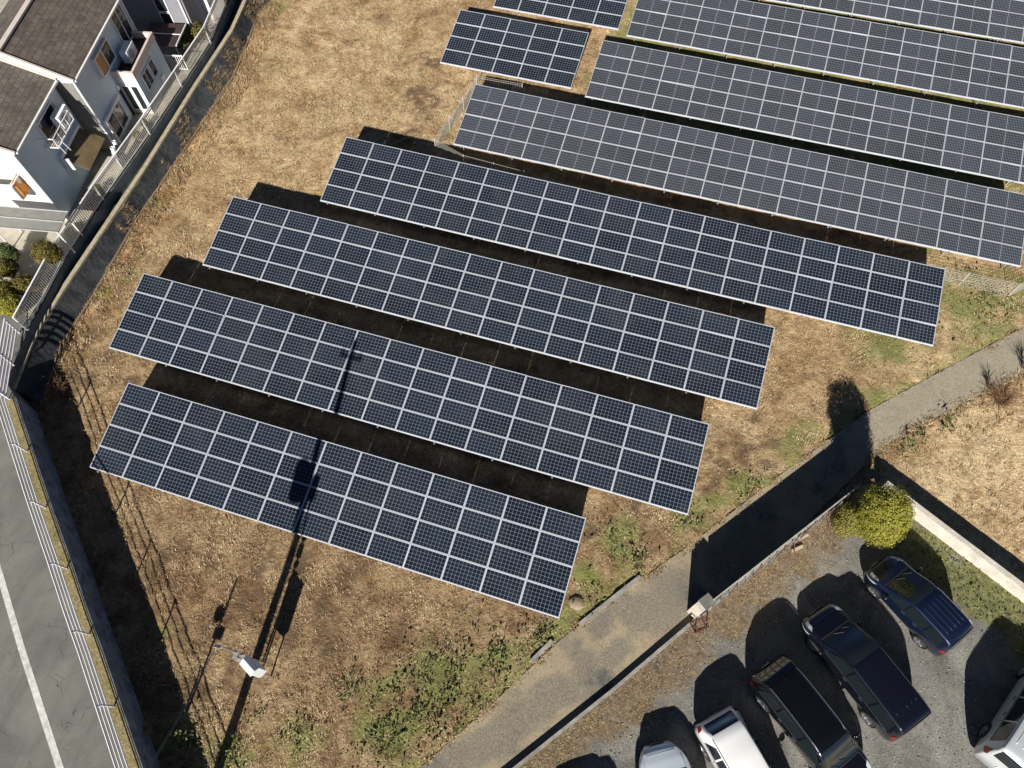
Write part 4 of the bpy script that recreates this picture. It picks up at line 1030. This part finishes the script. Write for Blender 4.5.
while lw < 2600:                       # green margin inside the lot by the white wall
    p = Vector((WW0.x, WW0.y)).lerp(Vector((WW1.x, WW1.y)), r3.random()); nn = Vector((-wd.y, wd.x)) * -1
    q = p + nn * abs(r3.gauss(1.0, .6)) + wd * r3.gauss(0, .2)
    if (q - p).length < .2: continue
    leaf_quad(wb, Vector((q.x, q.y, zg(q.x, q.y) + LOT_DZ + r3.uniform(0, .08))), Vector((r3.uniform(-.9, .9), r3.uniform(-.9, .9), 1)), r3.uniform(.03, .07), r3); lw += 1
o = wb.build("green_weeds", M_weed, fix=False); tag(o, "low green weeds growing at the field margins and by the white wall", "weeds", None, "stuff")
def twig_bush(px, py, dz, h, n, spread, label, m, name="bare_bush", rad=.012):
    c = gnd(px, py); c.z += dz; t = MB()
    for _ in range(n):
        a = r3.uniform(0, 2 * math.pi); l = h * r3.uniform(.5, 1.1); s = spread * r3.uniform(.3, 1)
        p1 = Vector((math.cos(a) * s * .35, math.sin(a) * s * .35, l * .5)); p2 = Vector((math.cos(a + .3) * s, math.sin(a + .3) * s, l * r3.uniform(.6, 1)))
        t.tube([(r3.gauss(0, .05), r3.gauss(0, .05), -.05), p1, p2], rad, 4, r2=rad * .3)
        if r3.random() < .7: t.tube([p1, p1 + Vector((r3.uniform(-.3, .3), r3.uniform(-.3, .3), l * .35))], rad * .6, 4, r2=rad * .2)
    return tag(t.build(name, m, None, loc=c), label, "bush")
M_twig = mat("dead_twigs", (0.20, 0.14, 0.10), 0.9, var=0.3); M_twig2 = mat("pale_twigs", (0.36, 0.27, 0.18), 0.9, var=0.3)
twig_bush(988, 388, 0, .9, 34, .45, "leafless twiggy bush casting a star shaped shadow on the alley", M_twig)
twig_bush(1022, 368, 0, 1.1, 40, .5, "leafless bush at the right photo edge beside the alley", M_twig)
twig_bush(1000, 402, 0, .6, 150, 1.1, "low spreading rust brown bush in the dry plot beside the alley at the right edge", mat("rust_twigs", (0.22, 0.12, 0.06), .9, var=.3))
twig_bush(60, 388, 0, .7, 60, .8, "tangled rust brown dead bush near the retaining wall corner", mat("rust_twigs", (0.22, 0.12, 0.06), .9, var=.3))
twig_bush(150, 728, 0, .7, 60, .7, "tangle of pale dead stems at the foot of retaining wall near the bottom edge", M_twig2)
twig_bush(205, 22, .3, .9, 40, .7, "dried pale weeds on the embankment beside the lilac house", M_twig2)
twig_bush(210, 85, .2, .6, 50, .6, "brown dried weeds on the embankment beside the upper house", M_twig)

twig_bush(222, 62, .2, .7, 60, .8, "tan dried weeds on the upper embankment, below the lilac house corner", M_twig2)
twig_bush(232, 30, .2, .7, 60, .8, "dark dried weeds on the upper embankment at the top edge", M_twig)
twig_bush(190, 118, .1, .5, 40, .6, "thin dried weeds on the embankment opposite the white garden gate", M_twig2)
# ------------------------------------------------------------ cabinet, mast, poles
cbp = gnd(267, 672); mb = thing("meter_cabinet", "white steel meter cabinet with service mast standing alone on dry grass", "cabinet", cbp, R(-24))
b = MB(); b.box((0, 0, 1.5), (.56, .32, 1.1)); b.build("cabinet_box", mat("cabinet_white", (.72, .74, .72), .5, var=.05), mb)
b = MB(); b.hexa([(-.33, -.21, 2.08), (.33, -.21, 2.08), (.33, .21, 2.08), (-.33, .21, 2.08), (-.33, -.02, 2.2), (.33, -.02, 2.2), (.33, .02, 2.2), (-.33, .02, 2.2)]); b.build("cabinet_roof", MATS["cabinet_white"], mb)
b = MB(); b.box((0, -.182, 1.5), (.5, .02, 1.0)); b.build("cabinet_door", MATS["cabinet_white"], mb)
for x in (-.24, .24):
    b = MB(); b.tube([(x, 0, -.2), (x, 0, .93)], .035, 8); b.build("leg", M_galv, mb)
b = MB(); b.tube([(-.4, .1, -.2), (-.4, .1, 4.5)], .036, 8); b.build("mast", M_galv, mb)
b = MB(); b.tube([(-.4, .1, 4.5), (-.37, .1, 4.62), (-.52, .0, 4.6)], .06, 8); b.build("weatherhead", M_ac, mb)
b = MB()
for z in (2.3, 3.0): b.box((-.38, .08, z), (.16, .16, .1))
b.box((-.32, -.04, 2.75), (.2, .12, .35)); b.build("mast_bracket", M_galv, mb)
mt = cbp + Matrix.Rotation(R(-24), 3, 'Z') @ Vector((-.55, .05, 4.55))
# utility pole just below the frame; its shadow crosses two arrays
UP = Vector((-10.35, -4.35, 0)); UP.z = zg(UP.x, UP.y)
up = thing("utility_pole", "tall concrete utility pole just outside the bottom edge, casting the long shadow across two arrays", "utility pole", UP)
b = MB(); b.tube([(0, 0, -.3), (0, 0, 6), (0, 0, 12.2)], .19, 14, r2=.11); b.build("pole_shaft", M_conc, up)
for z, l in ((11.5, 1.1),):
    b = MB(); b.beam((-l / 2, .1, z), (l / 2, .1, z), .09, .09); b.build("crossarm", M_galv, up)
b = MB(); b.lathe([(.001, 7.0), (.3, 7.0), (.32, 7.1), (.32, 8.1), (.25, 8.25), (.001, 8.28)], Matrix.Translation((-.42, .1, .1)), 16); b.build("transformer", M_grey, up)
b = MB(); b.box((.3, 0, 7.7), (.3, .3, .7)); b.build("switch_box", M_grey, up)
b = MB()
for k in range(3): b.tube([(-.45 + .45 * k, .1, 11.5), (-.45 + .45 * k, .1, 11.75)], .05, 6)
b.build("insulator", M_white, up)
cbm = MB()
for j in range(2):
    a = mt + Vector((.03 * j, 0, 0)); e = UP + Vector((-.15, .1, 6.0 - .15 * j)); pts = []
    for i in range(15):
        t = i / 14; p = a.lerp(e, t); p.z -= .55 * 4 * t * (1 - t) * .5; pts.append(p)
    cbm.tube(pts, .012, 6)
tag(cbm.build("service_cable", mat("cable_sheath", (.16, .16, .16), .6)), "grey twin service cable drooping from the meter mast towards the bottom edge", "cable")
# traffic mirror post below the frame (its thin shadow lies on the grass)
MP = Vector((-12.25, -4.55, ZP + .1)); mp = thing("mirror_post", "thin post with traffic mirrors on the road edge outside the bottom edge", "mirror post", MP)
b = MB(); b.tube([(0, 0, 0), (0, 0, 3.0)], .045, 8); b.build("post", mat("orange_post", (.7, .25, .05), .5), mp)
for s in (-.2,):
    b = MB(); b.lathe([(.001, .05), (.17, .02), (.2, 0), (.17, -.1), (.001, -.13)], Matrix.Translation((s, -.05, 2.35 + s)) @ Matrix.Rotation(R(75), 4, 'X'), 18); b.build("mirror", MATS["orange_post"], mp)
b = MB(); b.box((.08, -.06, 1.75), (.42, .03, .3)); b.build("sign_plate", M_grey, mp)

# ------------------------------------------------------------ alley hoarding, post, red props, white wall
A0 = Vector(gnd(705, 607, .2)); A1 = Vector(gnd(845, 497, .2)); A0.z = zg(A0.x, A0.y) + .2; A1.z = zg(A1.x, A1.y) + .2
hb = Vector((A1.x - A0.x, A1.y - A0.y)).normalized(); hn = Vector((hb.y, -hb.x))
hd = thing("hoarding", "long upright sheet hoarding seen edge-on between alley and gravel lot, shading the alley", "hoarding", A0)
D = A1 - A0; L_ = Vector((D.x, D.y)).length; dirv = Vector((hb.x, hb.y, 0)); nv = Vector((hn.x, hn.y, 0))
M_sheet = mat("grey_sheet", (0.38, 0.36, 0.32), 0.7, var=0.2, vscale=3)
M_red = mat("rusty_red_steel", (0.12, 0.05, 0.04), 0.85, var=0.4, vscale=8)
k = MB(); k.beam(Vector((0, 0, .78)), D + Vector((0, 0, .78)), .05, 1.56, up=Vector((0, 0, 1))); k.build("sheet_panel", M_sheet, hd)
n = int(L_ / .42)
for i in range(n):
    q = D * ((i + .5) / n) + nv * .2
    k = MB(); k.beam(q + Vector((0, 0, -.1)), q - nv * .12 + Vector((0, 0, 1.5)), .035, .05)
    k.build("stud", M_red if i % 3 == 2 else M_conc_d, hd)
k = MB(); k.beam(nv * .2 + Vector((0, 0, .7)), D + nv * .2 + Vector((0, 0, .7)), .025, .03); k.build('cross_rail', M_conc_d, hd)
for f in (.55, .8):
    q = D * f + nv * .06; k = MB(); k.tube([q + Vector((0, 0, 1.1)), q + nv * .55 + Vector((0, 0, -.05))], .02, 6); k.build("brace", M_red, hd)
gp = gnd(697, 610, .2); g = thing("gate_pillar", "square concrete pillar with grey cap at the left end of the hoarding", "pillar", (gp.x, gp.y, zg(gp.x, gp.y)), math.atan2(hb.y, hb.x))
k = MB(); k.box((0, 0, .75), (.62, .4, 1.5)); k.build("pillar_body", mat("pale_plaster", (.55, .50, .42), .85, var=.15), g)
k = MB(); k.box((.12, 0, 1.54), (.5, .46, .08)); k.build("pillar_cap", M_conc_d, g)
q = gnd(698, 626, .2); rs = thing("steel_stand", "small rusty red steel stand on the ground beside the pillar", "stand", (q.x, q.y, zg(q.x, q.y) + .2), R(40))
k = MB()
for z in (.05, .45):
    for (a, b_) in (((-.25, -.2), (.25, -.2)), ((.25, -.2), (.25, .2)), ((.25, .2), (-.25, .2)), ((-.25, .2), (-.25, -.2))): k.beam((a[0], a[1], z), (b_[0], b_[1], z), .04, .04)
k.beam((0, -.2, .45), (0, .2, .45), .04, .04); k.build("frame", M_red, rs)
for sx_ in (-.25, .25):
    for sy_ in (-.2, .2):
        k = MB(); k.beam((sx_, sy_, -.03), (sx_, sy_, .47), .04, .04); k.build("leg", M_red, rs)
for px, py, l, lab in ((797, 549, .5, "pale timber offcut lying by the hoarding braces"), (803, 537, .45, "short pale stake lying near the far end of the hoarding")):
    q = gnd(px, py, .23); k = MB(); k.box((0, 0, .05), (l, .12, .08)); o = k.build("timber_offcut", mat("pale_timber", (.5, .4, .27), .8, var=.2), None, loc=q); o.rotation_euler = (0, 0, a_rot - .2); tag(o, lab, "timber")
q = gnd(867, 478, .1); gs = thing("concrete_post", "short dark concrete post behind the golden conifers at the alley corner", "post", (q.x, q.y, zg(q.x, q.y)), R(50))
k = MB(); k.box((0, 0, .3), (.3, .3, .6)); k.build("post_body", M_conc_d, gs); k = MB(); k.box((0, 0, .63), (.36, .36, .06)); k.build("post_cap", M_conc_d, gs)
ww = MB(); a = Vector((WW0.x, WW0.y)) - wd * 1.35; b = Vector((WW1.x, WW1.y)); nn = Vector((-wd.y, wd.x)) * .11
def zz(p, d): return zg(p.x, p.y) + d
ww.hexa([(a.x + nn.x, a.y + nn.y, zz(a, -.2)), (a.x - nn.x, a.y - nn.y, zz(a, -.2)), (b.x - nn.x, b.y - nn.y, zz(b, -.2)), (b.x + nn.x, b.y + nn.y, zz(b, -.2)),
         (a.x + nn.x, a.y + nn.y, zz(a, 1.0)), (a.x - nn.x, a.y - nn.y, zz(a, 1.0)), (b.x - nn.x, b.y - nn.y, zz(b, 1.0)), (b.x + nn.x, b.y + nn.y, zz(b, 1.0))])
tag(ww.build("boundary_wall", mat("whitewashed_wall", (.56, .52, .45), .9, var=.22, vscale=2.2, bump=.4, bscale=18)), "low whitewashed boundary wall running from the conifers past the gravel lot", "wall")
q = gnd(577, 603); bo = MB(); crown_v = []
for i in range(9):
    th = math.pi * i / 8
    crown_v.append([Vector((math.sin(th) * math.cos(p_) * .36 * (1 + .2 * noise.noise(Vector((th * 2, p_, 1)))), math.sin(th) * math.sin(p_) * .3, math.cos(th) * .13 + .02)) for p_ in np.linspace(0, 2 * math.pi, 13)[:-1]])
bo.grid(crown_v, close=True); tag(bo.build("boulder", mat("tan_stone", (.26, .20, .13), .9, var=.25, bump=.4), None, True, loc=q), "flat tan boulder in the grass below the lowest array corner", "rock")

# ------------------------------------------------------------ cars
M_tyre = mat("tyre_rubber", (0.018, 0.018, 0.019), 0.85); M_rim = mat("alloy_rim", (0.55, 0.56, 0.58), 0.3, 0.85)
M_cglass = mat("car_glass", (0.012, 0.017, 0.02), 0.04, 0.0, 0.8, coat=.5); M_chrome = mat("chrome", (0.75, 0.76, 0.78), 0.15, 0.95)
M_lamp = mat("headlamp_lens", (0.55, 0.60, 0.63), 0.08, 0.1, coat=1.0); M_tail = mat("tail_lens", (0.16, 0.008, 0.008), 0.12, coat=1.0); M_plate = mat("plate_white", (0.75, 0.75, 0.72), 0.5)
M_seam = mat("seam_black", (0.008, 0.008, 0.009), 0.6)
def paint(name, col, metal=0.35, rough=0.32): return mat(name, col, rough, metal, 0.5, coat=1.0)
def sm(keys, x):
    if x <= keys[0][0]: return keys[0][1]
    for i in range(len(keys) - 1):
        a, b = keys[i], keys[i + 1]
        if x <= b[0]:
            t = (x - a[0]) / (b[0] - a[0]); return a[1] + (b[1] - a[1]) * (t * t * (3 - 2 * t) * .5 + t * .5)
    return keys[-1][1]
class Car:
    def __init__(s, L, W, top, rwk, belt, wf=.19, wr=.2, wheel=.32, endr=.5, nose=.26):
        s.L, s.W, s.top, s.rwk, s.belt, s.wf, s.wr, s.wheel, s.endr, s.nose = L, W, top, rwk, belt, wf, wr, wheel, endr, nose
    def hw(s, x):                      # half width in plan
        w = s.W / 2; e = s.endr
        if x > s.L - e: w *= 1 - s.nose * ((x - s.L + e) / e) ** 2.4
        if x < e * .6: w *= 1 - .14 * ((e * .6 - x) / (e * .6)) ** 2.2
        return w
    def P(s, x):                       # ring control points
        w = s.hw(x); T = sm(s.top, x); B = min(sm(s.belt, x), T - .06); rw = min(sm(s.rwk, x) * w, w * .97)
        return T, rw, [(rw, T - .05), (w * .975, B), (w, B * .55 + .16), (w * .965, .30), (w * .86, .2)]
    def surf(s, x, seg, t):
        T, rw, C = s.P(x)
        if seg == 0: return Vector((x, rw * t, T - .05 * t * t))
        a, b = C[seg - 1], C[seg]; return Vector((x, a[0] + (b[0] - a[0]) * t, a[1] + (b[1] - a[1]) * t))
    def off(s, x, seg, t, d, sgn=1):
        p = s.surf(x, seg, t); e = .01
        px = s.surf(min(s.L, x + e), seg, t) - s.surf(max(0, x - e), seg, t); pt = s.surf(x, seg, min(1, t + e)) - s.surf(x, seg, max(0, t - e))
        n = px.cross(pt)
        if n.length < 1e-9: n = Vector((0, 0, 1))
        n.normalize()
        if n.z < -.05 or (abs(n.z) <= .05 and n.y < 0): n = -n
        q = p + n * d; q.y *= sgn; return q
    def ring(s, x):
        T, rw, C = s.P(x); pts = []
        for t in (0, .2, .4, .6, .75): pts.append((rw * t, T - .05 * t * t))
        for i in range(4):
            a = (pts[-1] if i == 0 else C[i - 1]); c = C[i]; b = C[i + 1]
            pv = (rw * .75, T - .028) if i == 0 else C[i - 1]
            r = (.12, .07, .3, .08)[i]; d1 = math.dist(pv, c); d2 = math.dist(c, b); r = min(r, d1 * .48, d2 * .48)
            A = (c[0] + (pv[0] - c[0]) * r / d1, c[1] + (pv[1] - c[1]) * r / d1); B_ = (c[0] + (b[0] - c[0]) * r / d2, c[1] + (b[1] - c[1]) * r / d2)
            for t in (0, .33, .67, 1): pts.append(((1 - t) ** 2 * A[0] + 2 * t * (1 - t) * c[0] + t * t * B_[0], (1 - t) ** 2 * A[1] + 2 * t * (1 - t) * c[1] + t * t * B_[1]))
        pts.append(C[4]); return pts
    def stations(s):
        X = [0, .015, .04, .08, .13, .19, .26, .34, .45] + list(np.linspace(.55, s.L - .6, 30)) + [s.L - .5, s.L - .42, s.L - .34, s.L - .26, s.L - .19, s.L - .13, s.L - .08, s.L - .04, s.L - .015, s.L]
        return X
    def patch(s, name, m, parent, seg, fx, t0, t1, nx=10, ny=5, d=.008, both=True, sgns=(1, -1)):
        # fx(t) -> (x0, x1) extent at height fraction t
        b = MB()
        for sg in (sgns if both else (1,)):
            rows = []
            for j in range(ny + 1):
                t = t0 + (t1 - t0) * j / ny; x0, x1 = fx((t - t0) / (t1 - t0) if t1 != t0 else 0)
                rows.append([s.off(x0 + (x1 - x0) * i / nx, seg, abs(t), d, sg if t >= 0 else -sg) for i in range(nx + 1)])
            b.grid(rows)
        return b.build(name, m, parent, True)
def make_car(c, label, pos, heading, pm, spec):
    t = thing(spec.get("kind", "parked_car"), label, spec.get("cat", "car"), (0, 0, 0), 0, "cars parked in the gravel lot")
    z = zg(*pos) + LOT_DZ + .012; nz = Vector((-SX, -.01, 1)).normalized()
    fw_ = Vector((math.cos(heading), math.sin(heading), 0)); fw_ = (fw_ - nz * fw_.dot(nz)).normalized(); lf = nz.cross(fw_)
    M = Matrix((fw_, lf, nz)).transposed().to_4x4(); M.translation = Vector((pos[0], pos[1], z)); t.matrix_world = M
    X = c.stations(); hL = c.L / 2; body = MB(); rings = []
    for x in X:
        h = c.ring(x); rings.append([(x, -y, zz_) for y, zz_ in reversed(h[1:])] + [(x, y, zz_) for y, zz_ in h])
    body.grid(rings)
    n = len(rings[0]); body.f.append(tuple(range(n))); body.mi.append(0); body.f.append(tuple(reversed(range((len(X) - 1) * n, len(X) * n)))); body.mi.append(0)
    objs = [body.build("body", pm, t, True)]
    xr, xc = spec["xroof"], spec["xcowl"]; xb0, xb1 = spec["xrear"]
    # windscreen and rear window
    def two(name, x0, x1, m=M_cglass, w=.9):
        b = MB(); rows = []
        for i in range(9):
            x = x0 + (x1 - x0) * i / 8; rows.append([c.off(x, 0, abs(k) / 8 * w, .009, 1 if k >= 0 else -1) for k in range(-8, 9)])
        b.grid(rows); o = b.build(name, m, t, True); objs.append(o); return o
    two("windscreen", xr, xc); two("rear_window", xb0, xb1, w=.86)
    b = MB()
    b.grid([[c.off(xc + .02 + dx, 0, abs(k) / 8 * .92, .006, 1 if k >= 0 else -1) for k in range(-8, 9)] for dx in (0, .06)]); objs.append(b.build("cowl", M_black, t))
    if spec.get("sunroof"):
        two("sunroof", spec["sunroof"][0], spec["sunroof"][1], w=.55)
    # side windows: split by pillars
    s0, s1 = spec["side"]; cuts = spec["cuts"]
    edges = [s0] + cuts + [s1]
    for i in range(len(edges) - 1):
        a0, a1 = edges[i] + .035, edges[i + 1] - .035
        def fx(u, a0=a0, a1=a1, last=(i == len(edges) - 2), first=(i == 0)):
            return (a0 + (spec.get("rr", .12) * (1 - u) if first else 0), a1 - (spec.get("fr", .55) * (1 - u) if last else 0))
        for sg in (1, -1): objs.append(c.patch("side_window", M_cglass, t, 1, fx, .1, .88, 8, 5, .006, True, (sg,)))
    bt = MB()                          # bright belt trim
    for sg in (1, -1):
        bt.tube([c.off(x, 1, .93, .012, sg) for x in np.linspace(s0 + .05, s1 - .05, 12)], .010, 5)
    objs.append(bt.build("belt_trim", M_chrome if spec.get("chrome", True) else M_seam, t))
    def gap(P_, r_):
        m_ = MB(); m_.tube(P_, r_, 4); objs.append(m_.build("panel_gap", M_seam, t))
    for xx in [cuts[-1], cuts[0], s1 + .02]:
        for sg in (1, -1): gap([c.off(xx, 2, .05, .0, sg), c.off(xx, 2, .6, .0, sg), c.off(xx, 3, .7, .0, sg)], .007)
    hx = xc + .05
    gap([c.off(hx, 0, abs(k) / 6 * .96, .0, 1 if k > 0 else -1) for k in range(-6, 7)], .006)
    for sg in (1, -1): gap([c.off(x, 0, .93, 0, sg) for x in np.linspace(hx, c.L - .3, 8)], .006)
    gap([c.off(c.L - .3, 0, abs(k) / 6 * .93, .0, 1 if k > 0 else -1) for k in range(-6, 7)], .006)
    for xx in (cuts[-1] - .16 + 0, cuts[0] + .2):
        for sg in (1, -1):
            b = MB(); b.beam(c.off(xx, 2, .22, .02, sg), c.off(xx + .18, 2, .22, .02, sg), .03, .03); objs.append(b.build("door_handle", M_chrome, t))
    # lamps
    for sg in (1, -1):
        L = c.L
        objs.append(c.patch("headlight", M_lamp, t, 2, lambda u: (L - .55 + .1 * u, L - .07), .02, .42, 8, 4, .012, True, (sg,)))
        objs.append(c.patch("headlight", M_lamp, t, 0, lambda u: (L - .5 + .12 * (1 - u), L - .12), .8, .985, 6, 3, .008, True, (sg,)))
        objs.append(c.patch("tail_light", M_tail, t, spec.get("tailseg", 1), lambda u: (.05, .2 + .06 * u), *spec.get("tailt", (.55, .98)), 5, 4, .012, True, (sg,)))
    b = MB(); rows = []
    for zf in (0, 1):
        rows.append([Vector((L + .012 - .03 * abs(k) / 6 * abs(k) / 6, k / 6 * c.hw(L) * .62, .42 + .2 * zf)) for k in range(-6, 7)])
    b.grid(rows); objs.append(b.build("grille", M_black, t))
    b = MB(); b.box((L + .018, 0, .38), (.01, .33, .165)); b.box((-.012, 0, spec.get("plz", .75)), (.012, .33, .165)); objs.append(b.build("number_plate", M_plate, t))
    # wipers
    b = MB()
    for y in (-.3, .25):
        p0 = c.off(xc - .02, 0, abs(y), .02, 1 if y > 0 else -1); p1 = c.off(xc - .18, 0, abs(y - .42) if y > 0 else abs(y - .4), .025, -1 if (y - .42) < 0 else 1); b.tube([p0, p1], .009, 4)
    objs.append(b.build("wiper", M_black, t))
    # mirrors
    for sg in (1, -1):
        p = c.off(s1 - .28, 1, .93, .0, sg); b = MB()
        q = p + Vector((.02, .16 * sg, .03))
        b.lathe([(.001, -.11), (.055, -.09), (.075, 0), (.055, .09), (.001, .11)], Matrix.Translation(q) @ Matrix.Rotation(R(90), 4, 'X') @ Matrix.Diagonal((1, 1.1, 1, 1)), 10); b.beam(p, q, .05, .04)
        objs.append(b.build("wing_mirror", pm, t, True))
    if spec.get("rails"):
        for sg in (1, -1):
            b = MB(); x0, x1 = spec["rails"]; P_ = [c.off(x, 0, .93, .055 if 0 < i < 9 else .0, sg) for i, x in enumerate(np.linspace(x0, x1, 10))]; b.tube(P_, .022, 6); objs.append(b.build("roof_rail", M_chrome, t))
    if spec.get("ribs"):
        b = MB(); x0, x1 = spec["ribs"]
        for k in (-.66, -.33, 0, .33, .66): b.tube([c.off(x, 0, abs(k), .006, 1 if k >= 0 else -1) for x in np.linspace(x0, x1, 10)], spec.get("ribr", .012), 5)
        objs.append(b.build("roof_rib", spec.get("ribm", pm), t, True))
    b = MB()
    for sg in (1, -1): b.tube([c.off(x, 0, .965, .002, sg) for x in np.linspace(xb1 + .1, xr - .05, 10)], .012, 4)
    objs.append(b.build("roof_gutter", M_seam if not spec.get("lightgut") else M_chrome, t))
    if spec.get("antenna"):
        b = MB(); p = c.off(xb1 + .35, 0, 0, 0); b.tube([p, p + Vector((-.1, 0, .09))], .03, 6, r2=.008); objs.append(b.build("antenna", pm, t))
    # wheels
    rr = c.wheel
    for xw in (c.L * (1 - c.wf), c.L * c.wr):
        for sg in (1, -1):
            y = sg * (c.W / 2 - .10)
            M_ = Matrix.Translation((xw, y, rr)) @ Matrix.Rotation(R(-90 * sg), 4, 'X')
            b = MB(); b.lathe([(rr + .045, -.05), (rr + .045, .108), (rr + .01, .106)], M_, 24); arch = b.build("wheel_arch", M_seam, t); objs.append(arch)
            b = MB(); b.lathe([(.6 * rr, -.1), (rr * .96, -.1), (rr, -.07), (rr, .07), (rr * .95, .115), (rr * .7, .122), (rr * .66, .10)], M_, 26); w = b.build("wheel", M_tyre, t, True); objs.append(w)
            b = MB(); b.lathe([(rr * .68, .118), (rr * .64, .115), (rr * .6, .08)], M_, 20)
            for k in range(5):
                a = 2 * math.pi * k / 5
                for da in (-.14, .14):
                    b.beam(M_ @ Vector((math.cos(a) * .03, math.sin(a) * .03, .105)), M_ @ Vector((math.cos(a + da) * rr * .65, math.sin(a + da) * rr * .65, .112)), .035, .02)
            b.lathe([(.001, .122), (.05, .12), (.055, .09)], M_, 10)
            rim = b.build("rim", M_rim, t); rim.parent = w; objs.append(rim)
            b = MB(); b.lathe([(.001, .06), (rr * .64, .06)], M_, 18); dsc = b.build("brake_disc", M_seam, t); dsc.parent = w; objs.append(dsc)
    done = set()
    for o in objs:                     # car origin at its middle
        if id(o.data) in done: continue
        done.add(id(o.data)); o.data.transform(Matrix.Translation((-hL, 0, 0)))
    return t
def van(L, W, H, nose=.85, wheel=.31):
    top = [(0, .78), (.03, 1.0), (.07, 1.25), (.2, H - .14), (.38, H - .03), (.9, H), (L - nose - 1.35, H - .01), (L - nose - .95, H - .09), (L - nose, 1.12), (L - nose + .3, 1.03), (L - .3, .90), (L - .1, .78), (L, .58)]
    return Car(L, W, top, [(0, .86), (.3, .80), (L - nose - 1, .79), (L - nose, .86), (L - .2, .9), (L, .85)], [(0, .92), (1, 1.02), (L - nose - .2, .98), (L - nose + .2, .92), (L, .62)], wheel=wheel)
P_blue = paint("deep_blue_paint", (0.006, 0.013, 0.038)); P_navy = paint("black_navy_paint", (0.006, 0.007, 0.014), .2, .2)
P_black = paint("black_paint", (0.004, 0.004, 0.0055), .1, .18); P_white = paint("white_paint_car", (0.80, 0.80, 0.79), 0.0, .3); P_ice = paint("pale_silver_blue_paint", (0.66, 0.73, 0.80), .2); P_silver = paint("silver_paint", (0.66, 0.69, 0.71), .35, .35)
c = van(3.78, 1.62, 1.74, .75, .29)
make_car(c, "deep blue tall wagon with ribbed roof parked by the golden conifers", (13.22, 9.92), R(142), P_blue, dict(xroof=1.95, xcowl=2.98, xrear=(.07, .2), side=(.35, 2.95), cuts=[1.1, 2.0], ribs=(.55, 1.8), ribm=paint("blue_rib_highlight", (.03, .045, .10)), ribr=.009, tailseg=1, tailt=(.6, 1.0), fr=.6, lightgut=True, chrome=False))  # ribs painted lighter than the body, their highlights put into the colour
c = van(4.85, 1.76, 1.86, .9, .33)
make_car(c, "long dark navy minivan with plain black roof beside the blue wagon", (11.42, 6.85), R(138.5), P_navy, dict(xroof=2.75, xcowl=3.92, xrear=(.07, .2), side=(.4, 3.9), cuts=[1.4, 2.55], fr=.75, ribs=(.7, 2.5), ribr=.006, tailt=(.6, 1.0)))
topS = [(0, .8), (.04, 1.0), (.08, 1.18), (.35, 1.58), (.65, 1.69), (1.6, 1.73), (2.85, 1.70), (3.15, 1.63), (3.85, 1.08), (4.1, 1.02), (4.5, .92), (4.65, .8), (4.75, .58)]
c = Car(4.75, 1.79, topS, [(0, .84), (.5, .76), (3.1, .76), (3.85, .84), (4.5, .9), (4.75, .85)], [(0, .95), (1, 1.03), (3.6, .98), (4.1, .9), (4.75, .62)], wheel=.34)
make_car(c, "black SUV with silver roof rails parked nose towards the bottom edge", (9.84, 4.36), R(-39), P_black, dict(xroof=3.12, xcowl=3.83, xrear=(.09, .36), side=(.45, 3.75), cuts=[1.35, 2.45], rails=(.6, 3.0), fr=.75, rr=.3, antenna=True, tailseg=2, tailt=(.0, .4), plz=.85))
topW = [(0, .8), (.04, 1.0), (.1, 1.12), (.5, 1.46), (.75, 1.53), (1.5, 1.57), (2.4, 1.53), (2.65, 1.46), (3.5, 1.04), (3.8, .98), (4.15, .86), (4.3, .76), (4.38, .55)]
c = Car(4.38, 1.74, topW, [(0, .82), (.5, .74), (2.6, .75), (3.5, .84), (4.2, .9), (4.38, .85)], [(0, .92), (1, .98), (3.3, .94), (3.7, .86), (4.38, .6)], wheel=.32)
make_car(c, "white hatchback with dark rear window at the bottom edge, left of the black SUV", (7.98, 2.02), R(-46), P_white, dict(xroof=2.6, xcowl=3.48, xrear=(.1, .5), side=(.55, 3.4), cuts=[1.25, 2.2], fr=.75, rr=.3, tailseg=1, tailt=(.2, 1.0), chrome=False))
topI = [(0, .85), (.05, 1.0), (.5, 1.08), (.9, 1.3), (1.3, 1.43), (2.0, 1.46), (2.5, 1.4), (3.35, .98), (3.7, .93), (4.1, .84), (4.25, .74), (4.35, .55)]
c = Car(4.35, 1.84, topI, [(0, .9), (.6, .84), (1.2, .74), (2.5, .75), (3.35, .84), (4.1, .9), (4.35, .82)], [(0, .88), (1, .95), (3.2, .92), (3.6, .84), (4.35, .58)], wheel=.31, endr=1.0, nose=.5)
make_car(c, "pale silver-blue car showing only its bonnet at the bottom edge", (5.82, .22), R(121), P_ice, dict(xroof=2.5, xcowl=3.33, xrear=(.6, 1.2), side=(.9, 3.3), cuts=[1.7, 2.3], fr=.7, rr=.4, tailseg=2, tailt=(.0, .4), chrome=False))
c = van(4.7, 1.72, 1.85, .9, .32)
make_car(c, "silver minivan seen from behind at the right edge, tinted rear window", (17.42, 6.95), R(62), P_silver, dict(xroof=2.65, xcowl=3.8, xrear=(.07, .22), side=(.45, 3.75), cuts=[1.4, 2.5], fr=.75, ribs=(.7, 2.4), ribr=.008, tailt=(.3, 1.0), chrome=False))
c = van(4.4, 1.7, 1.8, .85, .31)
make_car(c, "dark car just beyond the bottom edge, only its shadow reaching the gravel lot", (3.35, -2.35), R(125), P_navy, dict(xroof=2.45, xcowl=3.55, xrear=(.07, .2), side=(.4, 3.5), cuts=[1.3, 2.3], fr=.7))
